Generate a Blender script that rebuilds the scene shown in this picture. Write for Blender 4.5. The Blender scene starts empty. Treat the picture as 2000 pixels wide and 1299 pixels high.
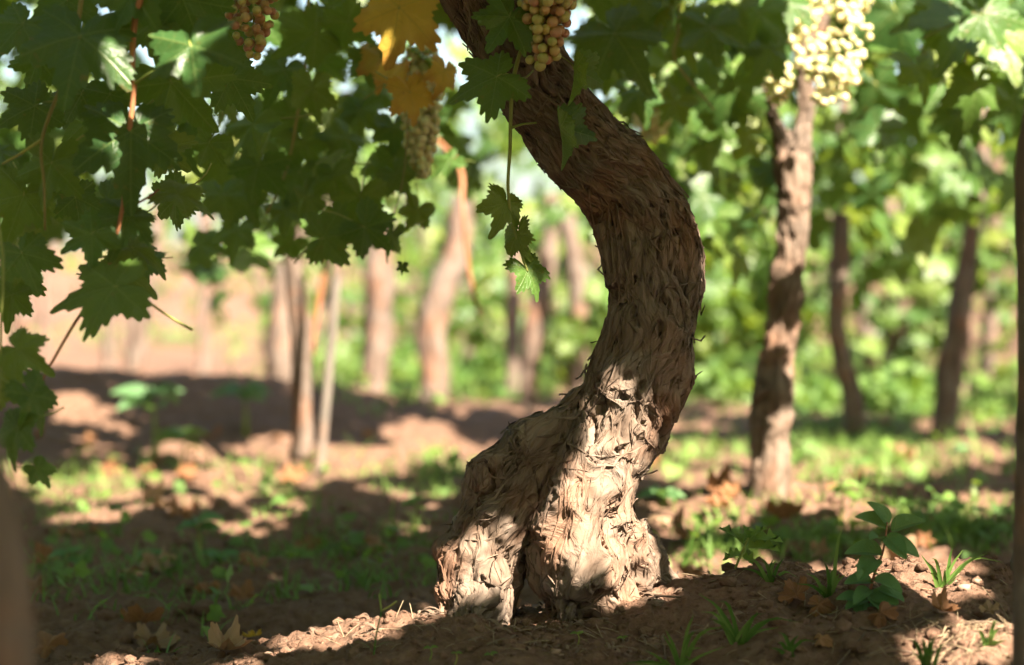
import bpy, math, random
import numpy as np
from mathutils import Vector, Matrix
from mathutils.bvhtree import BVHTree

random.seed(7); rng = np.random.default_rng(7)
scene = bpy.context.scene
col = scene.collection

# ------------------------------------------------------------------ camera
FPX = 4444.0                       # focal length in photo pixels (2000 px wide)
PITCH = math.radians(1.154)
CAM = np.array([0.0, 0.0, 0.52])
cam_d = bpy.data.cameras.new('camera'); cam = bpy.data.objects.new('camera', cam_d); col.objects.link(cam)
cam_d.sensor_width = 36.0; cam_d.lens = 80.0; cam_d.clip_start = 0.05; cam_d.clip_end = 500
cam.location = CAM; cam.rotation_euler = (math.pi/2 - PITCH, 0, 0)
cam_d.dof.use_dof = True; cam_d.dof.focus_distance = 2.97; cam_d.dof.aperture_fstop = 3.0
scene.camera = cam

# ------------------------------------------------------------------ light
EL, AZ = math.radians(45), math.radians(34)          # sun behind the camera, to its right
S = np.array([math.cos(EL)*math.sin(AZ), -math.cos(EL)*math.cos(AZ), math.sin(EL)])
world = bpy.data.worlds.new('World'); scene.world = world; world.use_nodes = True
wn = world.node_tree.nodes; wl = world.node_tree.links
sky = wn.new('ShaderNodeTexSky'); sky.sky_type = 'NISHITA'; sky.sun_disc = False
sky.sun_elevation = EL; sky.sun_rotation = math.atan2(S[0], S[1]); sky.dust_density = 2.0
wl.new(sky.outputs[0], wn['Background'].inputs[0]); wn['Background'].inputs[1].default_value = 0.05
sun_d = bpy.data.lights.new('sun', 'SUN'); sun = bpy.data.objects.new('sun', sun_d); col.objects.link(sun)
sun_d.energy = 5.0; sun_d.angle = math.radians(0.53); sun_d.color = (1.0, 0.86, 0.68)
sun.rotation_euler = Vector(S).to_track_quat('Z', 'Y').to_euler(); sun.location = (3, -4, 6)
vs = scene.view_settings
vs.view_transform = 'Standard'; vs.look = 'None'; vs.exposure = 2.75; vs.gamma = 1.0; vs.use_curve_mapping = False
scene.cycles.use_denoising = True
scene.cycles.max_bounces = 8; scene.cycles.diffuse_bounces = 4; scene.cycles.transmission_bounces = 6
scene.cycles.glossy_bounces = 2; scene.cycles.sample_clamp_indirect = 6.0
scene.cycles.use_adaptive_sampling = True; scene.cycles.adaptive_threshold = 0.015

# ------------------------------------------------------------------ pixel -> place
FWD = np.array([0, math.cos(PITCH), -math.sin(PITCH)]); UP = np.array([0, math.sin(PITCH), math.cos(PITCH)])
RIGHT = np.array([1.0, 0, 0])
def P(px, py, d):
    return CAM + d*(FWD + (px-1000)/FPX*RIGHT - (py-649.5)/FPX*UP)
def to_px(p):
    q = np.asarray(p) - CAM
    d = q @ FWD
    return 1000 + FPX*(q @ RIGHT)/d, 649.5 - FPX*(q @ UP)/d, d

# ------------------------------------------------------------------ noise
_perm = rng.permutation(4096).astype(np.int64); _val = rng.random(4096)*2-1
def vnoise(p):
    p = np.asarray(p, float); i = np.floor(p).astype(np.int64); f = p - i
    f = f*f*f*(f*(f*6-15)+10)
    out = 0
    for dx in (0, 1):
        wx = f[:, 0] if dx else 1-f[:, 0]
        for dy in (0, 1):
            wy = f[:, 1] if dy else 1-f[:, 1]
            for dz in (0, 1):
                wz = f[:, 2] if dz else 1-f[:, 2]
                h = _perm[(i[:, 0]+dx) & 4095]; h = _perm[(h+i[:, 1]+dy) & 4095]; h = _perm[(h+i[:, 2]+dz) & 4095]
                out = out + wx*wy*wz*_val[h]
    return out
def fbm(p, o=3):
    a, s, t = 1.0, 0, np.asarray(p, float)
    for k in range(o):
        s = s + a*vnoise(t + 17.3*k); a *= .5; t = t*2.03
    return s

# ------------------------------------------------------------------ mesh helpers
def make_mesh(name, v, f, mat, attrs=None, smooth=True):
    me = bpy.data.meshes.new(name)
    v = np.asarray(v, np.float32)
    if isinstance(f, np.ndarray):
        n, k = f.shape
        me.vertices.add(len(v)); me.vertices.foreach_set('co', v.ravel())
        me.loops.add(n*k); me.loops.foreach_set('vertex_index', f.astype(np.int32).ravel())
        me.polygons.add(n); me.polygons.foreach_set('loop_start', np.arange(0, n*k, k, dtype=np.int32))
        me.update(calc_edges=True); me.validate()
    else:
        me.from_pydata(v.tolist(), [], f); me.update()
    for nm, (typ, arr) in (attrs or {}).items():
        a = me.attributes.new(nm, typ, 'POINT')
        a.data.foreach_set('vector' if typ == 'FLOAT_VECTOR' else 'value', np.asarray(arr, np.float32).ravel())
    if smooth: me.polygons.foreach_set('use_smooth', np.ones(len(me.polygons), bool))
    if mat: me.materials.append(mat)
    return me
def tag(o, label=None, cat=None, group=None, kind=None):
    if label: o['label'] = label
    if cat: o['category'] = cat
    if group: o['group'] = group
    if kind: o['kind'] = kind
    return o
def link(name, me, parent=None):
    o = bpy.data.objects.new(name, me); col.objects.link(o)
    if parent is not None:
        o.parent = parent
        o.matrix_parent_inverse = Matrix.Translation(-Vector(parent.location))
    return o
def thing(name, loc, label, cat, group=None):
    o = bpy.data.objects.new(name, None); col.objects.link(o); o.location = Vector(loc); o.empty_display_size = .05
    return tag(o, label, cat, group)
def frames(pts):
    pts = np.asarray(pts, float); t = np.gradient(pts, axis=0); t /= np.linalg.norm(t, axis=1)[:, None] + 1e-12
    a = np.array([0, -1.0, 0.0]) if abs(t[0][1]) < .9 else np.array([1.0, 0, 0])
    A = []
    for k in range(len(pts)):
        a = a - t[k]*(a @ t[k]); a /= np.linalg.norm(a) + 1e-12; A.append(a)
    A = np.array(A); B = np.cross(t, A)
    return t, A, B
def spline(ctrl, n):
    c = np.asarray(ctrl, float); m = len(c)
    if m < 3:
        u = np.linspace(0, 1, n)[:, None]; return c[0]*(1-u)+c[-1]*u
    e = np.vstack([2*c[0]-c[1], c, 2*c[-1]-c[-2]])
    s = np.linspace(0, m-1-1e-9, n); i = s.astype(int); u = (s-i)[:, None]
    p0, p1, p2, p3 = e[i], e[i+1], e[i+2], e[i+3]
    return .5*((2*p1)+(-p0+p2)*u+(2*p0-5*p1+4*p2-p3)*u*u+(-p0+3*p1-3*p2+p3)*u**3)
def tube_vf(pts, rad, seg=6, base=0, rough=None):
    t, A, B = frames(pts); n = len(pts); rad = np.broadcast_to(np.asarray(rad, float), (n,))
    an = np.arange(seg)*2*math.pi/seg
    ring = np.cos(an)[None, :, None]*A[:, None, :] + np.sin(an)[None, :, None]*B[:, None, :]
    rr = np.repeat(rad[:, None], seg, 1)
    if rough is not None: rr = rr*(1+rough(pts, an))
    v = (np.asarray(pts)[:, None, :] + ring*rr[:, :, None]).reshape(-1, 3)
    v = np.vstack([v, pts[0], pts[-1]])
    f = []
    for k in range(n-1):
        for j in range(seg):
            a, b = k*seg+j, k*seg+(j+1) % seg
            f.append((base+a, base+b, base+b+seg, base+a+seg))
    c0, c1 = n*seg, n*seg+1
    for j in range(seg):
        f.append((base+c0, base+(j+1) % seg, base+j)); f.append((base+c1, base+(n-1)*seg+j, base+(n-1)*seg+(j+1) % seg))
    return v, f
def tube_obj(name, ctrl, r0, r1, mat, parent, seg=7, n=14):
    pts = spline(ctrl, n); v, f = tube_vf(pts, np.linspace(r0, r1, n), seg)
    return link(name, make_mesh(name, v, f, mat), parent)

# ------------------------------------------------------------------ materials
def new_mat(name):
    m = bpy.data.materials.new(name); m.use_nodes = True
    nt = m.node_tree; b = nt.nodes['Principled BSDF']
    return m, nt, b
def N(nt, typ, **kw):
    n = nt.nodes.new('ShaderNode'+typ)
    for k, v in kw.items(): setattr(n, k, v)
    return n
def math_n(nt, op, a, b=None, c=None, clamp=False):
    n = N(nt, 'Math', operation=op, use_clamp=clamp)
    for i, x in enumerate((a, b, c)):
        if x is None: continue
        if isinstance(x, (int, float)): n.inputs[i].default_value = x
        else: nt.links.new(x, n.inputs[i])
    return n.outputs[0]
def ramp(nt, fac, stops):
    r = N(nt, 'ValToRGB'); cr = r.color_ramp
    while len(cr.elements) < len(stops): cr.elements.new(.5)
    for e, (p, c) in zip(cr.elements, stops): e.position = p; e.color = (*c, 1)
    nt.links.new(fac, r.inputs[0]); return r.outputs[0]
def mixc(nt, fac, a, b, mode='MIX'):
    n = N(nt, 'Mix', data_type='RGBA', blend_type=mode)
    for s, x in ((0, fac), (6, a), (7, b)):
        if isinstance(x, (int, float)): n.inputs[s].default_value = x
        elif isinstance(x, tuple): n.inputs[s].default_value = (*x, 1)
        else: nt.links.new(x, n.inputs[s])
    return n.outputs[2]
def noise_n(nt, vec, scale, detail=3, rough=.55):
    n = N(nt, 'TexNoise'); n.inputs['Scale'].default_value = scale; n.inputs['Detail'].default_value = detail
    n.inputs['Roughness'].default_value = rough
    if vec is not None: nt.links.new(vec, n.inputs['Vector'])
    return n.outputs[0]
def bump_n(nt, h, dist, strength=1.0):
    b = N(nt, 'Bump'); b.inputs['Distance'].default_value = dist; b.inputs['Strength'].default_value = strength
    nt.links.new(h, b.inputs['Height']); return b.outputs[0]

def leaf_material(name, stops, trans, tcol, rough=.42, veincol=(.25, .32, .10), tw=.38, edge=None, spots=.0):
    m, nt, b = new_mat(name); L = nt.links
    at = N(nt, 'Attribute', attribute_name='leafco'); av = N(nt, 'Attribute', attribute_name='leafvar'); oi = N(nt, 'ObjectInfo')
    var = math_n(nt, 'FRACT', math_n(nt, 'ADD', av.outputs['Fac'], oi.outputs['Random']))
    base = ramp(nt, var, stops)
    sx = N(nt, 'SeparateXYZ'); L.new(at.outputs['Vector'], sx.inputs[0]); x, y = sx.outputs[0], sx.outputs[1]
    ax = math_n(nt, 'ABSOLUTE', x)
    d = None
    for a in (0, 56, 122):
        ca, sa = math.cos(math.radians(a)), math.sin(math.radians(a))
        along = math_n(nt, 'ADD', math_n(nt, 'MULTIPLY', ax, sa), math_n(nt, 'MULTIPLY', y, ca))
        perp = math_n(nt, 'ABSOLUTE', math_n(nt, 'SUBTRACT', math_n(nt, 'MULTIPLY', ax, ca), math_n(nt, 'MULTIPLY', y, sa)))
        perp = math_n(nt, 'ADD', perp, math_n(nt, 'MULTIPLY', math_n(nt, 'LESS_THAN', along, 0.0), 9.0))
        # side veins branching from this main vein
        sv = math_n(nt, 'ABSOLUTE', math_n(nt, 'SUBTRACT', math_n(nt, 'FRACT', math_n(nt, 'MULTIPLY', math_n(nt, 'SUBTRACT', along, math_n(nt, 'MULTIPLY', perp, .75)), 8.0)), .5))
        dd = math_n(nt, 'MINIMUM', perp, math_n(nt, 'ADD', math_n(nt, 'MULTIPLY', sv, .10), math_n(nt, 'ADD', .004, math_n(nt, 'MULTIPLY', perp, .03))))
        d = dd if d is None else math_n(nt, 'MINIMUM', d, dd)
    vein = math_n(nt, 'SUBTRACT', 1.0, math_n(nt, 'DIVIDE', d, .012, clamp=True), clamp=True)
    mott = noise_n(nt, at.outputs['Vector'], 7, 3)
    c = mixc(nt, math_n(nt, 'MULTIPLY', mott, .35), base, (.5, .62, .25), 'MULTIPLY')
    c = mixc(nt, math_n(nt, 'MULTIPLY', vein, .45), c, veincol)
    ofs = N(nt, 'VectorMath', operation='ADD'); L.new(at.outputs['Vector'], ofs.inputs[0]); cmb = N(nt, 'CombineXYZ'); L.new(math_n(nt, 'MULTIPLY', var, 37.0), cmb.inputs[2]); L.new(cmb.outputs[0], ofs.inputs[1])
    if spots:
        sp = ramp(nt, noise_n(nt, ofs.outputs[0], 9, 4, .6), [(.64, (0, 0, 0)), (.70, (1, 1, 1))]); c = mixc(nt, math_n(nt, 'MULTIPLY', sp, spots), c, (.17, .10, .035))
    if edge:
        rad = math_n(nt, 'SQRT', math_n(nt, 'ADD', math_n(nt, 'MULTIPLY', x, x), math_n(nt, 'MULTIPLY', y, y)))
        ef = ramp(nt, math_n(nt, 'ADD', rad, math_n(nt, 'MULTIPLY', noise_n(nt, ofs.outputs[0], 5, 4), .5)), [(.58, (0, 0, 0)), (.82, (1, 1, 1))]); c = mixc(nt, ef, c, edge)
    L.new(c, b.inputs['Base Color']); b.inputs['Roughness'].default_value = rough; b.inputs['Specular IOR Level'].default_value = .45
    h = math_n(nt, 'ADD', math_n(nt, 'MULTIPLY', vein, -.6), noise_n(nt, at.outputs['Vector'], 16, 2))
    bn = bump_n(nt, h, .0025, .5); L.new(bn, b.inputs['Normal'])
    t = N(nt, 'BsdfTranslucent'); tc = mixc(nt, .75, c, tcol); L.new(tc, t.inputs[0]); L.new(bn, t.inputs['Normal'])
    mx = N(nt, 'MixShader'); mx.inputs[0].default_value = tw
    L.new(b.outputs[0], mx.inputs[1]); L.new(t.outputs[0], mx.inputs[2])
    L.new(mx.outputs[0], nt.nodes['Material Output'].inputs[0])
    return m
M = {}
M['leaf'] = leaf_material('vine_leaf', [(0, (.032, .085, .026)), (.35, (.055, .125, .028)), (.7, (.095, .17, .032)), (.93, (.14, .19, .035)), (1, (.18, .22, .04))], 1, (.30, .42, .03), spots=.7)
M['leaf_yellow'] = leaf_material('yellow_leaf', [(0, (.58, .36, .05)), (.5, (.66, .46, .08)), (1, (.50, .36, .06))], 1, (.70, .42, .05), veincol=(.22, .28, .06), edge=(.40, .20, .04), spots=.5)
M['leaf_dry'] = leaf_material('dry_leaf', [(0, (.20, .085, .04)), (.4, (.29, .14, .065)), (.75, (.20, .12, .075)), (1, (.30, .20, .13))], 1, (.45, .2, .06), rough=.75, veincol=(.35, .2, .1), tw=.2)
M['weed'] = leaf_material('weed_leaf', [(0, (.06, .14, .03)), (.5, (.10, .20, .04)), (1, (.16, .27, .05))], 1, (.35, .5, .05), rough=.5, tw=.4, spots=.5)
M['herb'] = leaf_material('herb_leaf', [(0, (.07, .17, .07)), (1, (.10, .21, .08))], 1, (.25, .42, .08), rough=.6, tw=.35, spots=.4)

def bark_material(name, ca, cb, cc, fine=1.0, flow=True):
    m, nt, b = new_mat(name); L = nt.links
    if flow: vec = N(nt, 'Attribute', attribute_name='flow').outputs['Vector']
    else:
        tc = N(nt, 'TexCoord'); mp = N(nt, 'Mapping'); mp.inputs['Scale'].default_value = (1, 1, .18); L.new(tc.outputs['Object'], mp.inputs[0]); vec = mp.outputs[0]
    n1 = noise_n(nt, vec, 55*fine, 5, .65); n2 = noise_n(nt, vec, 220*fine, 4, .6); n3 = noise_n(nt, N(nt, 'TexCoord').outputs['Object'], 9, 3)
    c = ramp(nt, n1, [(.28, ca), (.52, cb), (.75, cc)])
    red = ramp(nt, n3, [(.50, (0, 0, 0)), (.70, (1, 1, 1))])
    c = mixc(nt, math_n(nt, 'MULTIPLY', red, .5), c, (.27, .12, .065))
    gry = ramp(nt, noise_n(nt, N(nt, 'TexCoord').outputs['Object'], 16, 4), [(.48, (0, 0, 0)), (.66, (1, 1, 1))])
    c = mixc(nt, math_n(nt, 'MULTIPLY', gry, .45), c, (.22, .19, .165))
    c = mixc(nt, math_n(nt, 'MULTIPLY', math_n(nt, 'SUBTRACT', n2, .3, clamp=True), .7), c, (.50, .44, .40), 'MULTIPLY')
    L.new(c, b.inputs['Base Color']); b.inputs['Roughness'].default_value = .85; b.inputs['Specular IOR Level'].default_value = .2
    h = math_n(nt, 'ADD', n1, math_n(nt, 'MULTIPLY', n2, .5))
    L.new(bump_n(nt, h, .006, .9), b.inputs['Normal'])
    return m
M['bark'] = bark_material('old_bark', (.07, .047, .035), (.19, .138, .105), (.30, .235, .188))
M['strip'] = bark_material('peeling_bark', (.07, .047, .035), (.175, .125, .092), (.29, .225, .18))
M['bark_far'] = bark_material('vine_bark', (.055, .042, .034), (.135, .10, .08), (.22, .175, .145), .6, False)
M['stake'] = bark_material('stake_wood', (.09, .08, .07), (.165, .145, .125), (.25, .22, .19), .5, False)

def plain(name, c0, c1, rough=.6, scale=30, trans=0, bump=0):
    m, nt, b = new_mat(name)
    oi = N(nt, 'ObjectInfo'); n = noise_n(nt, N(nt, 'TexCoord').outputs['Object'], scale, 3)
    f = math_n(nt, 'ADD', math_n(nt, 'MULTIPLY', n, .7), math_n(nt, 'MULTIPLY', math_n(nt, 'SUBTRACT', oi.outputs['Random'], .5), .6), clamp=True)
    c = ramp(nt, f, [(.2, c0), (.75, c1)]); nt.links.new(c, b.inputs['Base Color']); b.inputs['Roughness'].default_value = rough
    b.inputs['Specular IOR Level'].default_value = .35
    if bump: nt.links.new(bump_n(nt, n, bump), b.inputs['Normal'])
    if trans:
        t = N(nt, 'BsdfTranslucent'); nt.links.new(c, t.inputs[0]); mx = N(nt, 'MixShader'); mx.inputs[0].default_value = trans
        nt.links.new(b.outputs[0], mx.inputs[1]); nt.links.new(t.outputs[0], mx.inputs[2]); nt.links.new(mx.outputs[0], nt.nodes['Material Output'].inputs[0])
    return m
M['petiole'] = plain('petiole', (.20, .26, .06), (.38, .36, .10), .5, 20, .15)
M['cane'] = plain('cane', (.16, .14, .05), (.34, .26, .09), .55, 12)
M['cane_red'] = plain('red_cane', (.22, .09, .045), (.38, .17, .08), .55, 12)
M['grass'] = plain('grass_blade', (.08, .17, .03), (.22, .32, .08), .5, 6, .35)
M['straw'] = plain('straw', (.22, .16, .10), (.40, .32, .21), .7, 25)
M['twig'] = plain('twig', (.09, .06, .042), (.19, .13, .095), .85, 40)
M['pebble'] = plain('pebble', (.22, .14, .10), (.38, .28, .21), .9, 60)

def grape_mat(name, stops):
    m, nt, b = new_mat(name); oi = N(nt, 'ObjectInfo'); tc = N(nt, 'TexCoord')
    c = ramp(nt, oi.outputs['Random'], stops); bl = noise_n(nt, tc.outputs['Object'], 160, 3)
    c = mixc(nt, math_n(nt, 'MULTIPLY', bl, .25), c, (.55, .5, .40))
    sp = ramp(nt, noise_n(nt, tc.outputs['Object'], 420, 1), [(.70, (0, 0, 0)), (.74, (1, 1, 1))])
    c = mixc(nt, math_n(nt, 'MULTIPLY', sp, .5), c, (.12, .07, .03))
    nt.links.new(c, b.inputs['Base Color']); b.inputs['Roughness'].default_value = .38
    b.inputs['Subsurface Weight'].default_value = .6; b.inputs['Subsurface Radius'].default_value = (.006, .004, .0015); b.inputs['Subsurface Scale'].default_value = 1.0
    return m
M['grape'] = grape_mat('amber_grape', [(0, (.30, .30, .06)), (.35, (.42, .38, .10)), (.6, (.45, .26, .09)), (.85, (.38, .16, .09)), (1, (.30, .30, .07))])
M['grape_green'] = grape_mat('green_grape', [(0, (.58, .60, .28)), (.5, (.66, .62, .34)), (1, (.62, .54, .28))])

def soil_material():
    m, nt, b = new_mat('soil'); L = nt.links; g = N(nt, 'NewGeometry').outputs['Position']
    n1 = noise_n(nt, g, 3.0, 4); n2 = noise_n(nt, g, 38, 5, .65); n3 = noise_n(nt, g, 210, 4, .7)
    c = ramp(nt, n2, [(.25, (.105, .058, .038)), (.5, (.185, .113, .079)), (.8, (.28, .19, .14))])
    c = mixc(nt, math_n(nt, 'MULTIPLY', n1, .5), c, (.62, .52, .46), 'MULTIPLY')
    spk = ramp(nt, n3, [(.64, (0, 0, 0)), (.70, (1, 1, 1))])
    c = mixc(nt, math_n(nt, 'MULTIPLY', spk, .35), c, (.34, .26, .20))
    L.new(c, b.inputs['Base Color']); b.inputs['Roughness'].default_value = .95; b.inputs['Specular IOR Level'].default_value = .15
    v = N(nt, 'TexVoronoi'); v.inputs['Scale'].default_value = 70; L.new(g, v.inputs['Vector'])
    h = math_n(nt, 'ADD', math_n(nt, 'MULTIPLY', n2, 1.2), math_n(nt, 'ADD', math_n(nt, 'MULTIPLY', n3, .5), math_n(nt, 'MULTIPLY', v.outputs[0], -.5)))
    L.new(bump_n(nt, h, .012, 1.0), b.inputs['Normal'])
    return m
M['soil'] = soil_material()

# ------------------------------------------------------------------ ground
def ss(a, b, x):
    t = np.clip((np.asarray(x, float)-a)/(b-a), 0, 1); return t*t*(3-2*t)
def ground_z(x, y, fine=True):
    x = np.atleast_1d(np.asarray(x, float)); y = np.atleast_1d(np.asarray(y, float)); x, y = np.broadcast_arrays(x, y)
    xs = np.array([-3, -.60, -.36, -.20, -.09, .05, .18, .30, .5, .75, 3]); zs = np.array([.0, .0, .037, .076, .090, .080, .098, .130, .140, .132, .10])
    hr = np.interp(x, xs, zs)
    cy = 3.02 + .03*np.sin(x*5)
    prof = np.where(y < cy, np.exp(-((y-cy)/.75)**2), np.exp(-((y-cy)/.15)**2))
    z = hr*prof
    z = z + .035*np.exp(-((y-4.75)/.35)**2) + .055*np.exp(-((y-4.62)/.4)**2-((x-.55)/.6)**2)
    h3 = np.interp(x, [-4, -1.1, -.55, -.2, .1, 2, 6], [.26, .235, .17, .11, .085, .085, .10])
    c3 = 7.7
    z = z + h3*np.where(y < c3, np.exp(-((y-c3)/.8)**2), np.exp(-((y-c3)/.5)**2))
    z = z + .9*ss(10, 26, y)*ss(-1.0, 3.5, x) + 1.6*ss(26, 60, y)
    z = z + .012*np.sin(x*2.1+1)*np.sin(y*1.7)*ss(3.2, 4, y)
    if fine:
        p = np.stack([x, y, np.zeros_like(x)], -1).reshape(-1, 3)
        fade = np.clip(1.2-(y.ravel()-2)/14, .25, 1)
        nz = .020*fbm(p*5, 2) + .010*fbm(p*19+3, 2) + .0075*np.abs(fbm(p*58+9, 2))
        z = z + (nz*fade).reshape(x.shape)
    return z
def gz(x, y): return float(ground_z(x, y)[0])
_DS = np.concatenate([np.arange(2.2, 9, .03), np.arange(9, 60, .25)])
def hit_many(px, py):
    """vectorised ray march: arrays of pixels -> (n,3) points, nan where no ground"""
    px = np.asarray(px, float); py = np.asarray(py, float); out = np.full((len(px), 3), np.nan)
    for a in range(0, len(px), 1500):
        dr = FWD+((px[a:a+1500]-1000)/FPX)[:, None]*RIGHT-((py[a:a+1500]-649.5)/FPX)[:, None]*UP
        pts = CAM+_DS[None, :, None]*dr[:, None, :]
        below = pts[..., 2] <= ground_z(pts[..., 0], pts[..., 1], False)
        k = below.argmax(1); ok = below.any(1); sel = pts[np.arange(len(k)), k]; sel[~ok] = np.nan; out[a:a+1500] = sel
    ok = ~np.isnan(out[:, 0]); out[ok, 2] = ground_z(out[ok, 0], out[ok, 1]); return out
def hit_ground(px, py, dmin=2.2, dmax=60):
    d = np.concatenate([np.arange(dmin, 12, .02), np.arange(12, dmax, .2)])
    pts = CAM[None] + d[:, None]*(FWD + (px-1000)/FPX*RIGHT - (py-649.5)/FPX*UP)[None]
    g = ground_z(pts[:, 0], pts[:, 1], False)
    k = np.nonzero(pts[:, 2] <= g)[0]
    if len(k) == 0: return None
    p = pts[k[0]].copy(); p[2] = gz(p[0], p[1]); return p
ys = np.concatenate([np.linspace(-14, 1.9, 24), 2*np.exp(np.arange(0, math.log(9/2), .0031)), 9*np.exp(np.arange(.0, math.log(420/9), .03))[1:]])
us = np.concatenate([-.27*np.exp(np.linspace(0, 3.2, 26))[::-1], np.linspace(-.268, .268, 330), .27*np.exp(np.linspace(0, 3.2, 26))])
UU, YY = np.meshgrid(us, ys); XX = UU*np.maximum(YY, 1.9)*np.where(YY < 1.9, 1+.15*(1.9-YY), 1)
ZZ = ground_z(XX, YY)
r_, c_ = XX.shape; ii = np.arange(r_*c_).reshape(r_, c_)
gf = np.stack([ii[:-1, :-1], ii[:-1, 1:], ii[1:, 1:], ii[1:, :-1]], -1).reshape(-1, 4)
ground = link('ground', make_mesh('ground', np.stack([XX, YY, ZZ], -1).reshape(-1, 3), gf, M['soil'])); tag(ground, kind='structure')

# ------------------------------------------------------------------ sun plane: which spots the sun reaches
e1 = np.cross([0, 0, 1.0], S); e1 /= np.linalg.norm(e1); e2 = np.cross(S, e1)
CELL = .015; U0, V0, NU, NV = -9.0, -13.0, 1950, 2550
litw = np.full((NU, NV), np.inf); covw = np.full((NU, NV), -np.inf)
def cell(p):
    p = np.atleast_2d(p); return ((p @ e1-U0)/CELL).astype(int), ((p @ e2-V0)/CELL).astype(int)
def disc(rad):
    k = int(rad/CELL); g = np.arange(-k, k+1); a, b = np.meshgrid(g, g); s = (a*a+b*b)*CELL**2 <= rad*rad
    return a[s], b[s]
D_LIT, D_COV = disc(.022), disc(.026)
def mark_lit(p):
    i, j = cell(p); w = float(np.dot(np.ravel(p), S)); a, b = D_LIT
    I, J = np.clip(i[0]+a, 0, NU-1), np.clip(j[0]+b, 0, NV-1)
    litw[I, J] = np.minimum(litw[I, J], w)
_RING = np.array([e1*0]+[e1*math.cos(a)+e2*math.sin(a) for a in np.arange(8)*math.pi/4])
def lit_block(p, r=.045):                       # would a leaf here shade a spot that the sun reaches in the photograph
    pts = np.atleast_2d(p)+_RING*r; i, j = cell(pts); i = np.clip(i, 0, NU-1); j = np.clip(j, 0, NV-1)
    return [bool(((pts @ S) > litw[i, j] + .12).any())]
def mark_cov(p):
    i, j = cell(p); a, b = D_COV; I, J = np.clip(i[0]+a, 0, NU-1), np.clip(j[0]+b, 0, NV-1); covw[I, J] = np.maximum(covw[I, J], float(np.ravel(p) @ S))

# lit spots: ellipses in the photograph (cx, cy, rx, ry, tilt), projected on what they lie on
LIT_GROUND = [(600, 915, 150, 40, 0), (790, 905, 110, 30, -12), (480, 905, 50, 26, 30), (800, 845, 60, 14, -10), (140, 800, 45, 16, 20), (270, 935, 60, 16, 10),
    (190, 885, 26, 10, 30), (20, 935, 30, 16, 0), (180, 1020, 80, 12, -8), (470, 1040, 80, 16, -14), (540, 1000, 70, 10, -5), (150, 960, 90, 30, 0), (440, 950, 40, 25, 0), (280, 1010, 50, 8, -5),
    (800, 1025, 30, 14, 0), (1370, 1000, 95, 55, 0), (1360, 880, 60, 18, 0), (1450, 800, 110, 12, 5), (1780, 905, 190, 30, -5), (1620, 950, 90, 25, 0), (1350, 830, 50, 10, 0), (1700, 1010, 60, 14, 0),
    (1900, 1000, 70, 18, 0), (1640, 900, 60, 14, 0), (1890, 830, 90, 12, 0), (700, 1238, 180, 22, -13), (1410, 1108, 110, 18, 3), (1790, 1130, 90, 32, 12), (1880, 1262, 95, 36, -8), (980, 1195, 55, 12, -20), (1230, 1190, 90, 12, -5), (1060, 1215, 40, 8, 0)]
LIT_TRUNK = [(1165, 1000, 88, 55, 0), (1145, 1080, 85, 42, 0), (1220, 905, 52, 45, -35), (1262, 835, 30, 26, -30), (1130, 1125, 52, 18, 0), (930, 1085, 24, 34, 0), (1080, 850, 9, 8, 0),
    (1185, 765, 9, 6, 0), (895, 1150, 9, 9, 0), (985, 1135, 10, 8, 0), (1200, 1195, 40, 6, 0)]
def inside(px, py, ell):
    best = 9.0
    for cx, cy, rx, ry, an in ell:
        a = math.radians(an); dx, dy = px-cx, py-cy
        u, v = dx*math.cos(a)+dy*math.sin(a), -dx*math.sin(a)+dy*math.cos(a)
        best = min(best, (u/rx)**2+(v/ry)**2)
    return best
shade_pts = []
_gp = [(px, py) for py in range(735, 1300, 9) for px in range(-20, 2030, 13)]
_gq = hit_many([a for a, b in _gp], [b for a, b in _gp]); _gn = vnoise(np.array([(a/28., b/16., 3.) for a, b in _gp]))
if True:
    for (px, py), q, nz_ in zip(_gp, _gq, _gn):
        if np.isnan(q[0]): continue
        v = inside(px, py, LIT_GROUND) + .45*nz_
        if v < 1 and not (py > 1150 and q[1] > 3.2): mark_lit(q)
        elif q[1] < 9.5 and not (q[1] > 8.0): shade_pts.append(q)
for py in range(-120, 1220, 13):
    for px in range(840, 1400, 13):
        v = inside(px, py, LIT_TRUNK) + .35*float(vnoise(np.array([[px/30., py/30., 8.]]))[0])
        if v < 1: mark_lit(P(px, py, 2.95))
        else:
            left = np.interp(py, [0, 200, 450, 650, 800, 950, 1200], [880, 975, 1180, 1170, 1080, 915, 860]); right = np.interp(py, [0, 200, 450, 650, 900, 1200], [1100, 1165, 1345, 1370, 1280, 1300])
            if left < px < right: shade_pts.append(P(px, py, 2.93))
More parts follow.
